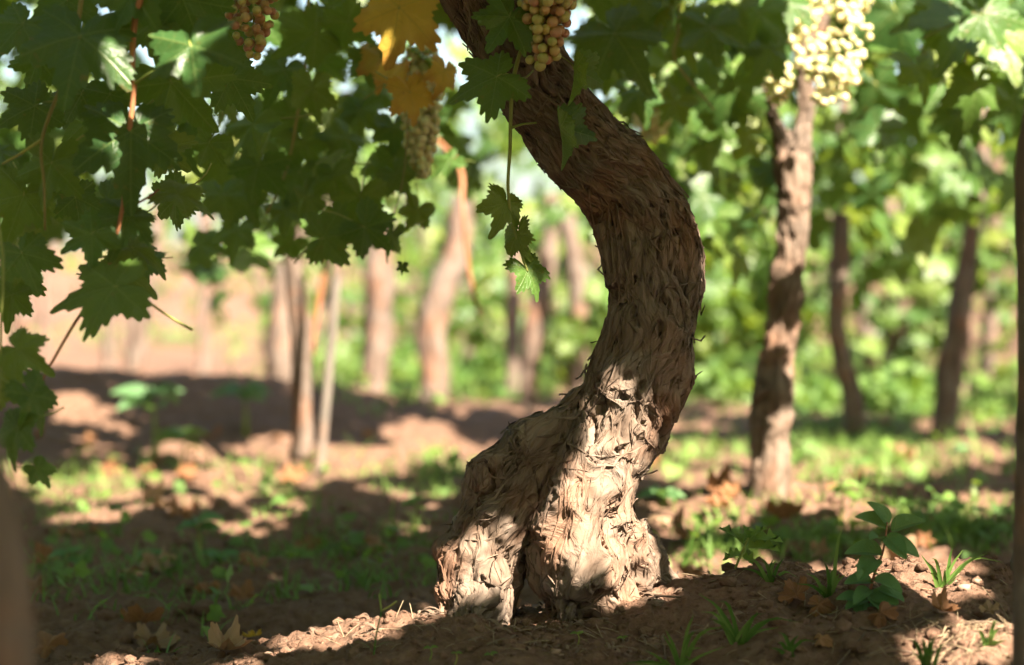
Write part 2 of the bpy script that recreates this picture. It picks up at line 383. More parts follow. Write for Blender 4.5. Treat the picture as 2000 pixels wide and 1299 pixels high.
for pts_, d_, w_ in [([(1500, 960), (1500, 900), (1500, 840), (1503, 780), (1500, 720), (1500, 690)], 4.55, 36), ([(1625, 60), (1635, 110), (1640, 160), (1600, 90), (1600, 40), (1660, 70), (1580, 20), (1630, 10)], 4.3, 45), ([(1515, 165), (1520, 190)], 4.4, 20), ([(1525, 570)], 4.55, 22),
      ([(1750, 30), (1780, 70), (1770, 110), (1720, 40)], 4.3, 45), ([(1420, 190), (1440, 230), (1400, 150)], 4.3, 25), ([(1035, 545), (1045, 575)], 2.92, 18), ([(740, 490), (742, 540), (742, 590), (736, 640), (734, 690)], 9.5, 26), ([(1600, 150), (1595, 220)], 4.55, 12),
      ([(890, 500), (862, 570), (846, 630), (846, 690), (850, 740)], 9.8, 28), ([(1045, 640), (1055, 590), (1066, 540), (1075, 460)], 9.3, 18), ([(1752, 650), (1765, 580), (1775, 510)], 9.2, 16), ([(1870, 520), (1878, 600), (1880, 680), (1875, 750)], 9.5, 12), ([(1735, 1030), (1760, 1040), (1700, 1040)], 2.95, 20), ([(655, 520), (660, 580), (640, 510)], 6.0, 14),
      ([(1740, 740), (1780, 780), (1690, 760), (1600, 760)], 8.6, 60), ([(905, 450), (915, 520)], 5.5, 10), ([(780, 28)], 3.3, 8), ([(150, 290)], 2.68, 12), ([(385, 85)], 2.5, 12)]:
    for (px, py) in pts_:
        for k in range(10):
            mark_lit(P(px+random.uniform(-w_, w_), py+random.uniform(-w_, w_), d_))
_fx, _fd = np.meshgrid(np.arange(-120, 1000, 22), np.arange(8.9, 29, .09)); _fx, _fd = _fx.ravel(), _fd.ravel()      # open sunny floor beyond the far bank
_wx = (_fx-1000)/FPX*_fd; _ok = (vnoise(np.stack([_wx*.9, _fd*.6, _fd*0+4], -1)) > -.22) & ((_fx < 560) | (_fd < 13.5))
for x_, y_ in zip(_wx[_ok], _fd[_ok]): mark_lit(np.array([x_, y_, .03]))
_r = random.Random(5)
for n_, x0, x1, y0, y1 in [(190, 1120, 2020, 120, 620), (60, 420, 880, 60, 600)]:     # sun flecks on the foliage of the rows behind
    for _ in range(n_):
        a, b, d = _r.uniform(x0, x1), _r.uniform(y0, y1), _r.choice([4.9, 5.8, 6.2, 7.5, 7.8])
        for _ in range(7): mark_lit(P(a+_r.gauss(0, 26), b+_r.gauss(0, 26), d+_r.gauss(0, .03)))
print('lit cells', np.isfinite(litw).sum(), 'shade pts', len(shade_pts))

# ------------------------------------------------------------------ leaves
R_ANG = np.radians([0, 13, 25, 38, 56, 72, 87, 104, 122, 145, 165, 176, 180])
R_VAL = np.array([.70, .52, .37, .47, .62, .48, .36, .43, .50, .40, .28, .12, .06])
def leaf_template(nang, rings, seed, cup=.25, fold=.0, teeth=15, wav=.05, lobe=1.0):
    r = np.random.default_rng(seed)
    th = np.linspace(-math.pi, math.pi, nang, endpoint=False) + math.pi/nang
    rv = .45+(R_VAL-.45)*np.where(R_VAL < .45, lobe, 1.0); rv[-2:] = R_VAL[-2:]
    rr = np.interp(np.abs(th), R_ANG, rv)
    saw = np.abs(((np.abs(th)/math.pi*teeth) % 1)-.35)
    if nang >= 40: rr = rr*(1.05-.34*np.minimum(saw, .5)*(.7+.6*r.random(nang)))
    rr *= 1+.06*r.normal(size=nang)*(nang < 40)
    asym = 1+.08*np.sin(th+r.random()*6); rr *= asym
    v = [np.zeros((1, 3))]
    for k in range(1, rings+1):
        f = k/rings
        v.append(np.stack([np.sin(th)*rr*f, np.cos(th)*rr*f, np.zeros(nang)], -1))
    v = np.vstack(v); co = v.copy()
    rad2 = v[:, 0]**2+v[:, 1]**2; ang = np.arctan2(v[:, 0], v[:, 1])
    ph = r.random()*6
    v[:, 2] = -cup*rad2*1.2 + fold*np.abs(v[:, 0]) + wav*np.sin(ang*5+ph)*np.sqrt(rad2)*1.4 + wav*.6*np.sin(ang*9+ph*2)*rad2 - .25*cup*np.maximum(v[:, 1], 0)**2
    f = []
    for j in range(nang):
        f.append((0, 1+(j+1) % nang, 1+j))
    for k in range(rings-1):
        for j in range(nang):
            a = 1+k*nang+j; b = 1+k*nang+(j+1) % nang
            f.append((a, b, b+nang)); f.append((a, b+nang, a+nang))
    return v, np.array(f, np.int32)[:, ::-1], co
NEAR = [leaf_template(96, 3, 1, .30, .06), leaf_template(96, 3, 2, .45, .16, lobe=.7), leaf_template(96, 3, 3, .15, .02, wav=.09), leaf_template(96, 3, 4, .55, .35, lobe=.8), leaf_template(96, 3, 5, .2, .95, lobe=.5, wav=.07),
    leaf_template(60, 3, 6, -.5, .1, lobe=.4, wav=.22, teeth=11), leaf_template(60, 3, 7, .9, .2, lobe=.3, wav=.2, teeth=11), leaf_template(60, 3, 8, -.7, .4, lobe=.4, wav=.2, teeth=11)]
MID = [leaf_template(44, 2, 11, .35, .10, teeth=9), leaf_template(44, 2, 12, .5, .25, teeth=9), leaf_template(44, 2, 13, .2, .0, teeth=9, wav=.1)]
SHD = [leaf_template(24, 1, 31, .3, .05), leaf_template(24, 1, 32, .4, .1)]
FAR = [leaf_template(15, 1, 21, .4, .1), leaf_template(15, 1, 22, .5, .3)]
def basis(tip, nrm):
    t = np.asarray(tip, float); t = t/np.linalg.norm(t); n = np.asarray(nrm, float); n = n-t*(n @ t)
    if np.linalg.norm(n) < 1e-4: n = np.cross(t, [1, .3, .2])
    n /= np.linalg.norm(n); return np.stack([np.cross(t, n), t, n], 1)
_leafcache = {}
def leaf_mesh(lod, k, mat):
    key = (lod, k, mat)
    if key not in _leafcache:
        v, f, co = {'n': NEAR, 'm': MID}[lod][k]
        _leafcache[key] = make_mesh('leaf', v, f, M[mat], {'leafco': ('FLOAT_VECTOR', co), 'leafvar': ('FLOAT', np.zeros(len(v)))})
    return _leafcache[key]
_pet = []
for k in range(4):
    r = random.Random(k); b = r.uniform(-.25, .25)
    pts = spline([(0, .02, -.006), (b*.15, -.12, -.05), (b*.6, -.42, -.28-.2*r.random()), (b*1.2, -.62, -.6)], 9)
    v, f = tube_vf(pts, np.linspace(.011, .015, 9), 5); _pet.append(make_mesh('petiole', v, f, M['petiole']))
def leaf_obj(parent, base, tip, nrm, size, lod='n', k=None, mat='leaf', petiole=True, name='leaf'):
    k = random.randrange(3 if lod == 'm' else 4) if k is None else k
    o = bpy.data.objects.new(name, leaf_mesh(lod, k, mat)); col.objects.link(o)
    B = basis(tip, nrm)
    mw = Matrix(((*B[0]*size, base[0]), (*B[1]*size, base[1]), (*B[2]*size, base[2]), (0, 0, 0, 1)))
    if parent is not None:
        o.parent = parent; o.matrix_parent_inverse = Matrix.Translation(-Vector(parent.location))
    o.matrix_basis = mw
    if petiole:
        p = bpy.data.objects.new('petiole', random.choice(_pet)); col.objects.link(p); p.parent = o
    return o
def joined_leaves(name, items, temps, mat, parent=None):
    """items: list of (pos, 3x3 basis*size, var) -> one mesh"""
    if not items: return None
    Vs, Fs, Cs, As = [], [], [], []; base = 0
    groups = {}
    for it in items: groups.setdefault(random.randrange(len(temps)), []).append(it)
    for k, its in groups.items():
        tv, tf, tco = temps[k]
        Bm = np.array([i[1] for i in its]); Pm = np.array([i[0] for i in its]); va = np.array([i[2] for i in its])
        v = np.einsum('nij,kj->nki', Bm, tv)+Pm[:, None, :]
        n = len(tv); f = tf[None]+(base+np.arange(len(its))*n)[:, None, None]
        Vs.append(v.reshape(-1, 3)); Fs.append(f.reshape(-1, 3)); Cs.append(np.tile(tco, (len(its), 1))); As.append(np.repeat(va, n)); base += n*len(its)
    me = make_mesh(name, np.vstack(Vs), np.vstack(Fs), M[mat], {'leafco': ('FLOAT_VECTOR', np.vstack(Cs)), 'leafvar': ('FLOAT', np.concatenate(As))})
    return tag(link(name, me, parent), kind='stuff')
def rand_orient():
    az = random.uniform(0, 2*math.pi); h = random.uniform(.1, .9)
    tip = np.array([math.cos(az)*h, math.sin(az)*h, -random.uniform(.15, 1)])
    nrm = np.array([random.gauss(.15, .5), random.gauss(-.45, .5), random.gauss(.6, .4)])
    return tip, nrm

# ------------------------------------------------------------------ trunks
def sample_chain(ctrl, d0):
    c = np.array([[*P(q[0], q[1], d0+q[3] if len(q) > 3 else d0), q[2]*d0/FPX] for q in ctrl])
    n = max(8, int(np.linalg.norm(np.diff(c[:, :3], axis=0), axis=1).sum()/.012)); return spline(c, n)
def grow_trunk(chains, voxel, amp, twist=2.2, smooth=4, seed=0, freq=1.0):
    V, F, b = [], [], 0
    for c in chains:
        v, f = tube_vf(c[:, :3], c[:, 3], 20, b); V.append(v); F += f; b += len(v)
    me = make_mesh('raw', np.vstack(V), F, None); o = bpy.data.objects.new('raw', me); col.objects.link(o)
    md = o.modifiers.new('r', 'REMESH'); md.mode = 'VOXEL'; md.voxel_size = voxel; md.adaptivity = 0
    dg = bpy.context.evaluated_depsgraph_get(); ev = o.evaluated_get(dg); m2 = ev.to_mesh()
    nv = len(m2.vertices); v = np.empty(nv*3, np.float32); m2.vertices.foreach_get('co', v); v = v.reshape(-1, 3).astype(float)
    nl = len(m2.loops); li = np.empty(nl, np.int32); m2.loops.foreach_get('vertex_index', li); ls = np.empty(len(m2.polygons), np.int32); m2.polygons.foreach_get('loop_start', ls)
    lt = np.empty(len(m2.polygons), np.int32); m2.polygons.foreach_get('loop_total', lt)
    ed = np.empty(len(m2.edges)*2, np.int32); m2.edges.foreach_get('vertices', ed); ed = ed.reshape(-1, 2)
    ev.to_mesh_clear(); bpy.data.objects.remove(o)
    f4 = li[ls[lt == 4][:, None]+np.arange(4)] if (lt == 4).all() else None
    faces = f4 if f4 is not None else [tuple(li[a:a+n]) for a, n in zip(ls, lt)]
    deg = np.bincount(ed.ravel(), minlength=nv).astype(float)
    def lap(x):
        s = np.stack([np.bincount(ed[:, 0], x[ed[:, 1], k], nv)+np.bincount(ed[:, 1], x[ed[:, 0], k], nv) for k in range(3)], -1); return s/deg[:, None]
    for _ in range(smooth): v = v*.4+lap(v)*.6
    def normals(v):
        f = np.asarray(faces); n = np.cross(v[f[:, 2]]-v[f[:, 0]], v[f[:, 3]]-v[f[:, 1]])
        out = np.stack([np.bincount(f.ravel(), np.repeat(n[:, k], 4), nv) for k in range(3)], -1); return out/(np.linalg.norm(out, axis=1)[:, None]+1e-12)
    nr = normals(v)
    # flow coordinates along the nearest stem
    C, T, A, B, Sx, Id = [], [], [], [], [], []
    for k, c in enumerate(chains):
        t, a, b_ = frames(c[:, :3]); s = np.concatenate([[0], np.cumsum(np.linalg.norm(np.diff(c[:, :3], axis=0), axis=1))])
        C.append(c); T.append(t); A.append(a); B.append(b_); Sx.append(s+k*3.7); Id.append(np.full(len(c), k))
    C, T, A, B, Sx = np.vstack(C), np.vstack(T), np.vstack(A), np.vstack(B), np.concatenate(Sx)
    idx = np.empty(nv, int)
    for a in range(0, nv, 8000):
        dd = np.linalg.norm(v[a:a+8000, None, :]-C[None, :, :3], axis=2)-C[None, :, 3]; idx[a:a+8000] = dd.argmin(1)
    rel = v-C[idx, :3]; al = np.einsum('ij,ij->i', rel, T[idx]); s = Sx[idx]+al
    th = np.arctan2(np.einsum('ij,ij->i', rel, B[idx]), np.einsum('ij,ij->i', rel, A[idx]))
    wp = fbm(v*7+seed, 2)
    low = ss(.45, .18, v[:, 2]) if seed == 2 else 0*wp
    th2 = th+twist*s+(.42+.75*low)*wp+(.16+.30*low)*fbm(v*22+5, 2)
    R = .065
    flow = np.stack([np.cos(th2)*R, np.sin(th2)*R, s*.115+.02*fbm(v*14+2, 2)], -1)
    q = flow*freq
    lump = fbm(v*13+seed+3, 2)*.0085+fbm(v*34+seed, 2)*.0035
    g1 = 1-np.abs(vnoise(q*75+3))*2.2; g2 = vnoise(q*150+7); g3 = vnoise(q*280+11); g0 = vnoise(q*38+5)
    plates = np.clip(g0*2.2, -1, 1)*.35+g1*.45+g2*.38+g3*.2
    crack = -np.clip(np.abs(vnoise(q*np.array([60, 60, 42])+21))*-9+1, 0, 1)*np.clip(vnoise(v*26+9)*3, 0, 1)
    pit = -np.clip((vnoise(q*np.array([85, 85, 170])+51)-.42)*6, 0, 1)
    crack = crack+pit*1.1
    disp = lump*amp*(1+1.0*low)+plates*.0048*amp+crack*(.008+.005*low)*amp
    v = v+nr*disp[:, None]
    tdir = T[idx]*.16 ; # direction of the fibres on the surface
    circ = np.cross(nr, T[idx])
    fib = T[idx]-circ*(twist*.35*C[idx, 3][:, None]) + circ*(.45*vnoise(v*11+31))[:, None]
    fib -= nr*np.einsum('ij,ij->i', fib, nr)[:, None]; fib /= np.linalg.norm(fib, axis=1)[:, None]+1e-9
    return v, faces, flow, normals(v), fib
def bark_strips(v, faces, nr, fib, flow, n, lmin, lmax, wmax, lift, seed, sel=None):
    r = random.Random(seed); bvh = BVHTree.FromPolygons(v.tolist(), [tuple(f) for f in np.asarray(faces).tolist()])
    out = []
    pool = np.arange(len(v)) if sel is None else np.nonzero(sel)[0]
    for _ in range(n):
        i = int(pool[r.randrange(len(pool))]); L = r.uniform(lmin, lmax)*(.6+.8*r.random()); w = r.uniform(.25, 1)*wmax; seg = 8
        p = Vector(v[i]); d = Vector(fib[i])*(1 if r.random() < .5 else -1); vs_, fl = [], []
        lf = r.random()**2.5*lift; curl = r.uniform(-1, 1)*.010*(lf/lift+.1); bend = r.uniform(-.25, .25)
        base = Vector(flow[i]); rows = []
        for k in range(seg):
            t = k/(seg-1)
            hit = bvh.find_nearest(p)
            if hit[0] is None: break
            nn = hit[1]; c = hit[0]; d = (d-nn*d.dot(nn)).normalized(); side = nn.cross(d)
            off = .0002+lf*max(0, t-.35)**1.6*2+.0007*math.sin(k*2.1+i)
            ww = w*(.06+.94*math.sin(math.pi*(.04+t*.94)))*(.7+.6*r.random())
            cc = c+nn*off+side*curl*t*t
            rows.append((cc+side*ww*.5-nn*.0014, cc+nn*.0012, cc-side*ww*.5-nn*.0014, base+Vector((ww, 0, t*L*.16))))
            d = (d+side*bend*.3).normalized(); p = c+d*(L/(seg-1))
        if len(rows) == seg: out.append((L*w*(1+lf*60), rows))
    return out
def strips_mesh(name, strips, mat, parent):
    V, F, A = [], [], []
    for _, rows in strips:
        b = len(V)
        for k, (a, c, e, fl) in enumerate(rows):
            V += [a, c, e]; A += [fl+Vector((.004, 0, 0)), fl, fl-Vector((.004, 0, 0))]
            if k: 
                o = b+3*k; F += [(o-3, o-2, o+1, o), (o-2, o-1, o+2, o+1)]
    return link(name, make_mesh(name, np.array([list(x) for x in V]), F, mat, {'flow': ('FLOAT_VECTOR', np.array([list(x) for x in A]))}), parent)
def foliage(n, zone, ylim, temps_size, keep=.0):
    pass

# ---- the old vine in focus
base_main = P(1080, 1215, 2.99); base_main[2] = gz(base_main[0], base_main[1])
vine = thing('grapevine', base_main, 'thick old grapevine with S-shaped shaggy trunk standing on two gnarled feet', 'grapevine')
D0 = 3.0
chains = [sample_chain(c, D0) for c in [
    [(800, -420, 70), (850, -260, 78), (900, -120, 86), (960, 0, 88), (1012, 95, 84), (1058, 180, 80), (1102, 243, 78), (1147, 294, 79), (1196, 345, 84), (1248, 415, 84), (1268, 500, 88), (1277, 575, 92), (1272, 645, 94), (1248, 715, 93), (1218, 790, 92), (1190, 850, 88)],
    [(1245, 720, 84), (1218, 800, 80, -.01), (1190, 870, 86, -.015), (1165, 935, 94, -.02), (1148, 1005, 104, -.02), (1155, 1075, 116, -.02), (1168, 1135, 108, -.01), (1180, 1195, 88), (1185, 1260, 60)],
    [(1205, 770, 66, .01), (1125, 835, 66, .01), (1050, 892, 70, .005), (995, 945, 76, 0), (962, 1005, 76, 0), (943, 1068, 76, 0), (938, 1130, 72, 0), (938, 1190, 58, 0), (935, 1260, 45, 0)],
    [(1215, 1040, 60, .02), (1250, 1090, 44, .02), (1290, 1130, 30, .02), (1345, 1160, 16, .03), (1390, 1190, 8, .03)],
    [(1140, 1120, 60, -.03), (1120, 1180, 38, -.05), (1115, 1225, 26, -.06), (1110, 1270, 20, -.06)],
    [(1170, 1170, 50, -.03), (1230, 1193, 32, -.05), (1285, 1205, 24, -.06), (1340, 1235, 14, -.06), (1380, 1270, 10, -.05)],
    [(935, 1165, 50, -.02), (915, 1215, 42, -.06), (900, 1265, 36, -.09), (885, 1320, 30, -.1)],
    [(905, 1060, 40, -.01), (885, 1130, 32, -.02), (880, 1185, 30, -.03), (890, 1240, 24, -.04)],
    [(890, -200, 60, .02), (960, -300, 45, .06), (1060, -380, 36, .1)],
    [(1195, 440, 30, -.03), (1200, 500, 26, -.035), (1205, 560, 24, -.035)],
]]
tv, tf, tflow, tn, tfib = grow_trunk(chains, .0024, 1.0, seed=2)
trunk = link('trunk', make_mesh('trunk', tv, np.asarray(tf), M['bark'], {'flow': ('FLOAT_VECTOR', tflow)}), vine)
facing = (tn[:, 1] < .35) & (tv[:, 2] > ground_z(tv[:, 0], tv[:, 1], False)+.01)
st = bark_strips(tv, tf, tn, tfib, tflow, 1500, .03, .11, .0052, .004, 5, facing)
st += bark_strips(tv, tf, tn, tfib, tflow, 270, .03, .085, .005, .024, 6, facing)
st += bark_strips(tv, tf, tn, tfib, tflow, 420, .08, .18, .0042, .005, 7, facing & (tv[:, 2] > .5))
st.sort(key=lambda q: -q[0])
for q in st[:60]: strips_mesh('bark_strip', [q], M['strip'], vine)
tag(strips_mesh('peeling_bark', st[60:], M['strip'], vine), kind='stuff')

def cane_px(parent, pts, r0, r1, mat='cane', name='cane', seg=7):
    return tube_obj(name, [P(*q) for q in pts], r0, r1, M[mat], parent, seg, 6+4*len(pts))
def px_leaf(parent, px, py, width, d, tipang=0, yaw=0, pitch=0, k=None, mat='leaf', petiole=True):
    """leaf seen at (px,py); tipang: 0 = tip down, 90 = tip to the right; yaw/pitch turn its face away from the camera"""
    a = math.radians(tipang); t = RIGHT*math.sin(a)-UP*math.cos(a)
    y_, p_ = math.radians(yaw), math.radians(pitch)
    n = -FWD*math.cos(y_)*math.cos(p_)+RIGHT*math.sin(y_)+UP*math.sin(p_)
    t = t-n*(t @ n)*.85; t /= np.linalg.norm(t)
    size = width*d/FPX/1.05
    c = P(px, py, d)-t*size*.15
    for u_ in (-.34, -.17, 0, .17, .34):
        for v_ in (-.34, -.12, .12, .34): shade_pts.append(P(px+width*u_, py+width*v_, d))
    return leaf_obj(parent, c, t, n, size, 'n', k, mat, petiole)

# shoots and leaves of the old vine
cane_px(vine, [(1075, 20, 2.86), (1030, 70, 2.87), (1003, 150, 2.89), (998, 210, 2.90), (996, 290, 2.90), (992, 368, 2.90), (1000, 430, 2.91), (1020, 500, 2.92), (1030, 530, 2.92)], .0032, .0016, 'petiole')
cane_px(vine, [(998, 250, 2.90), (1020, 243, 2.90), (1048, 240, 2.89)], .0018, .0013, 'petiole')
cane_px(vine, [(890, -200, 3.05), (930, -120, 2.9), (1010, -60, 2.86), (1075, 20, 2.86)], .006, .0035)
for a in [(985, 410, 105, 2.90, -25, 35, 20, 1), (1015, 470, 95, 2.91, 30, -50, 10, 3), (1038, 540, 105, 2.92, 22, 30, 30, 3), (1098, 268, 125, 2.89, 40, 74, 10, 4), (1122, 150, 110, 2.88, 22, 76, 0, 4),
          (985, 48, 150, 2.85, -30, 10, 25, 2), (950, 158, 160, 2.84, -62, 0, 30, 0)]:
    px_leaf(vine, *a[:5], yaw=a[5], pitch=a[6], k=a[7], petiole=a[1] < 200)

# ---- grapes
def berry_mesh(mat):
    bm = bpy.data.meshes.new('grape'); import bmesh
    b = bmesh.new(); bmesh.ops.create_icosphere(b, subdivisions=3, radius=1.0)
    for v in b.verts: v.co.z *= 1.06
    b.to_mesh(bm); b.free(); bm.polygons.foreach_set('use_smooth', np.ones(len(bm.polygons), bool)); bm.materials.append(M[mat]); return bm
BM = {m: berry_mesh(m) for m in ('grape', 'grape_green')}
def bunch(parent, px, py, w, h, d, dia, mat, seed, loose=1.0, extra=()):
    """grape bunch: top centre at (px,py), w x h photo pixels, berries dia pixels"""
    r = random.Random(seed); s = d/FPX; R = dia*s/2; top = P(px, py, d); bl = h*s
    ax = spline([top+UP*.05, top, top-UP*bl*.5+RIGHT*.004, top-UP*bl*.9], 8); v, f = tube_vf(ax, np.linspace(.0022, .001, 8), 5)
    o = link('grape_bunch', make_mesh('grape_bunch', v, f, M['petiole']), parent)
    pos = [P(ex, ey, d) for ex, ey in extra]; tries = 0
    while tries < 3500:
        tries += 1
        t = r.random(); prof = (math.sin(math.pi*min(1, .18+t*.55))**.7)*(1-.62*t**2.2)
        a = r.uniform(0, 6.283); q = w*s/2*prof*math.sqrt(r.uniform(.15, 1))
        p = top-UP*(t*bl)+RIGHT*q*math.cos(a)+FWD*q*math.sin(a)
        if all(np.linalg.norm(p-k) > R*1.62*loose for k in pos): pos.append(p)
        if len(pos) > 180: break
    for p in pos:
        g = bpy.data.objects.new('grape', BM[mat]); col.objects.link(g); g.parent = o; g.matrix_parent_inverse = Matrix.Translation(-Vector(parent.location))
        k = R*r.uniform(.76, 1.1); g.location = Vector(p); g.scale = (k, k, k); g.rotation_euler = (r.uniform(-1, 1), r.uniform(-1, 1), r.uniform(0, 6))
        g.parent = o; g.matrix_parent_inverse = Matrix.Identity(4)
    return o
b0 = bunch(vine, 1068, -75, 118, 190, 2.86, 21.5, 'grape', 3, extra=[(1035, 117), (1055, 128), (1051, 112), (1068, 115)])

# ---- vine whose blurred trunk stands at the lower left, with the leafy shoots on the left
def swept(name, ctrl, d0, mat, parent, seg=14, rough=.16, n=None):
    c = sample_chain(ctrl, d0); k = max(10, int(len(c)*(.5 if d0 > 6 else .8))); c = spline(c, k)
    off = random.random()*90
    def rf(pts, an):
        p = np.repeat(np.asarray(pts), len(an), 0); a = np.tile(an, len(pts)); rr = np.repeat(c[:, 3], len(an))
        q = np.stack([np.cos(a)*2.1+off, np.sin(a)*2.1, p[:, 2]*7+off], -1); q2 = np.stack([np.cos(a)*5+off, np.sin(a)*5, p[:, 2]*22], -1)
        return (rough*(fbm(q, 2)*1.1+.5*vnoise(q2))).reshape(len(pts), len(an))
    v, f = tube_vf(c[:, :3], c[:, 3], seg, rough=rf)
    return link(name, make_mesh(name, v, f, mat), parent)
def ground_at(px, d):
    p = P(px, 700, d); p[2] = gz(p[0], p[1]); return p
lv = thing('grapevine', ground_at(5, 1.55), 'dark blurred grapevine trunk with long leafy shoots and loose amber grapes hanging down', 'grapevine')
swept('trunk', [(-10, 2100, 60), (5, 1600, 62), (8, 1250, 58), (-10, 1080, 62), (-60, 900, 58), (-150, 600, 52), (-220, 200, 50), (-200, -300, 45), (-140, -800, 40)], 1.55, M['bark_far'], lv, 18)
for pts, r0, r1, m_ in [([(330, -120, 2.6), (270, 10, 2.62), (258, 120, 2.63), (262, 170, 2.63), (252, 260, 2.64), (244, 330, 2.65), (240, 400, 2.65), (218, 500, 2.66), (200, 560, 2.66), (150, 625, 2.62), (95, 720, 2.58), (60, 790, 2.55), (30, 850, 2.55)], .0042, .0012, 'cane_red'),
        ([(170, -100, 2.7), (150, 60, 2.68), (125, 150, 2.68), (82, 272, 2.68), (86, 360, 2.68), (88, 450, 2.69)], .0034, .0015, 'cane'), ([(-40, 300, 2.6), (4, 480, 2.58), (2, 640, 2.57), (0, 800, 2.57)], .002, .0012, 'petiole'),
        ([(82, 272, 2.68), (40, 300, 2.68), (5, 320, 2.7)], .002, .0014, 'petiole'), ([(262, 165, 2.63), (300, 140, 2.6), (350, 130, 2.56)], .0018, .0014, 'petiole'), ([(244, 410, 2.65), (290, 385, 2.66), (310, 370, 2.67)], .0015, .0012, 'cane_red'),
        ([(610, -80, 3.7), (600, 30, 3.7), (598, 120, 3.7), (580, 230, 3.72), (560, 330, 3.74), (520, 420, 3.76)], .004, .0015, 'cane'), ([(-200, -300, 1.6), (-50, -350, 2.0), (330, -120, 2.6)], .007, .0045, 'cane'),
        ([(-200, -300, 1.6), (0, -320, 2.2), (170, -100, 2.7)], .007, .004, 'cane'), ([(330, -120, 2.6), (480, -180, 3.1), (610, -80, 3.7)], .006, .004, 'cane'), ([(800, 180, 3.6), (790, 330, 3.6), (770, 420, 3.6)], .0015, .001, 'cane')]:
    cane_px(lv, pts, r0, r1, m_)
LEFT = [(150, 95, 270, 2.58, -10, 10, 40, 0), (375, 110, 235, 2.52, 15, -15, 42, 2), (355, 185, 250, 2.74, 40, 0, -10, 2), (255, 285, 250, 2.63, 0, 5, 25, 1), (95, 340, 200, 2.70, -15, -20, 5, 2), (50, 215, 170, 2.74, -60, 10, 20, 0),
    (195, 565, 235, 2.60, -75, -5, 42, 0), (245, 435, 170, 2.66, -20, 20, 50, 1), (165, 465, 150, 2.63, -50, 20, 30, 2), (45, 690, 150, 2.56, 55, -20, 25, 1), (72, 790, 170, 2.52, 40, 55, 20, 3), (28, 850, 150, 2.50, -10, -30, 25, 1), (78, 922, 85, 2.57, 35, 20, 30, 0),
    (40, 400, 190, 2.72, -20, 20, 20, 1), (50, 510, 170, 2.66, 20, 10, 35, 0), (275, 490, 150, 2.70, 70, 20, 55, 1), (365, 385, 170, 2.68, 65, 10, 62, 3), (365, 20, 220, 2.70, 20, 10, -25, 0), (30, 60, 190, 2.66, -30, 10, 40, 0), (70, 130, 150, 2.8, -20, 0, 10, 2),
    (220, 200, 140, 2.8, 20, 10, 0, 1), (150, 200, 160, 2.85, -30, -10, 10, 2), (300, 60, 160, 2.7, 10, 0, 30, 1), (150, 400, 130, 2.85, 10, 20, 10, 0), (330, 300, 150, 2.9, 50, -10, 15, 2), (20, 590, 130, 2.7, -10, 0, 20, 1), (250, 5, 200, 2.62, -20, 0, 30, 2), (460, 170, 170, 3.0, 30, 10, 10, 0),
    (250, 540, 160, 2.72, 80, 20, 30, 1), (130, 20, 180, 2.72, 0, 0, 20, 1), (10, 760, 120, 2.6, 60, 20, 30, 0), (420, 60, 190, 3.1, -20, 0, 15, 1)]
for a in LEFT: px_leaf(lv, a[0], a[1], a[2]*(.82 if a[2] < 230 else .9), *a[3:5], yaw=a[5], pitch=a[6], k=a[7])
CENTRE = [(600, 75, 190, 3.6), (690, 55, 170, 3.6), (545, 150, 170, 3.7), (610, 190, 160, 3.6), (480, 260, 200, 3.5), (560, 235, 130, 3.8), (640, 330, 160, 3.7), (700, 400, 170, 3.6), (500, 340, 190, 3.6), (440, 395, 150, 3.7), (725, 455, 170, 3.5),
    (650, 462, 190, 3.55), (770, 260, 130, 3.8), (600, 290, 150, 3.8), (545, 420, 140, 3.8), (700, 230, 150, 3.9), (460, 460, 140, 3.9), (780, 350, 120, 3.7), (740, 330, 130, 3.9), (520, 60, 150, 3.9), (640, 130, 130, 3.9), (850, 240, 120, 3.8), (870, 320, 110, 4.0), (760, 470, 120, 3.6),
    (785, 525, 45, 3.4), (400, 480, 120, 4.0), (560, 480, 110, 4.0), (810, 420, 110, 3.7), (660, 20, 180, 3.7), (830, 110, 130, 3.7), (420, 330, 140, 3.9), (480, 400, 150, 3.8), (600, 400, 150, 3.7), (670, 280, 140, 3.8), (440, 200, 150, 3.7), (720, 130, 130, 3.6)]
CENTRE = [(a, b, w*.72, d) for a, b, w, d in CENTRE]+[(random.uniform(400, 840), random.uniform(-10, 480), random.uniform(80, 125), random.uniform(3.5, 4.2)) for _ in range(8)]+[(random.uniform(-20, 430), random.uniform(0, 560), random.uniform(90, 140), random.uniform(2.8, 3.5)) for _ in range(12)]
_n0 = len(shade_pts)
for px, py, w, d in CENTRE: px_leaf(lv, px, py, w, d, random.gauss(0, 45), random.gauss(0, 25), random.gauss(15, 22))
shade_pts[_n0:] = [q for k, q in enumerate(shade_pts[_n0:]) if (k//20) % 4]
for a in [(775, 40, 185, 3.35, -10, 10, 5, 0), (805, 195, 110, 3.4, 15, 25, 10, 3), (868, 150, 85, 3.4, -20, 45, 10, 1), (745, 125, 100, 3.6, 0, 30, 20, 1), (770, 165, 90, 3.5, 60, 0, 60, 4)]:
    px_leaf(lv, *a[:5], yaw=a[5], pitch=a[6], k=a[7], mat='leaf_yellow')
bunch(lv, 490, -50, 120, 150, 2.86, 19.5, 'grape', 8, 1.3, extra=[(484, 93), (506, 94), (488, 106), (502, 110), (487, 62), (506, 68)])
bunch(lv, 822, 95, 88, 250, 3.75, 17, 'grape_green', 9)
shade_pts += [P(822+random.uniform(-50, 50), random.uniform(80, 360), 3.7) for _ in range(40)]

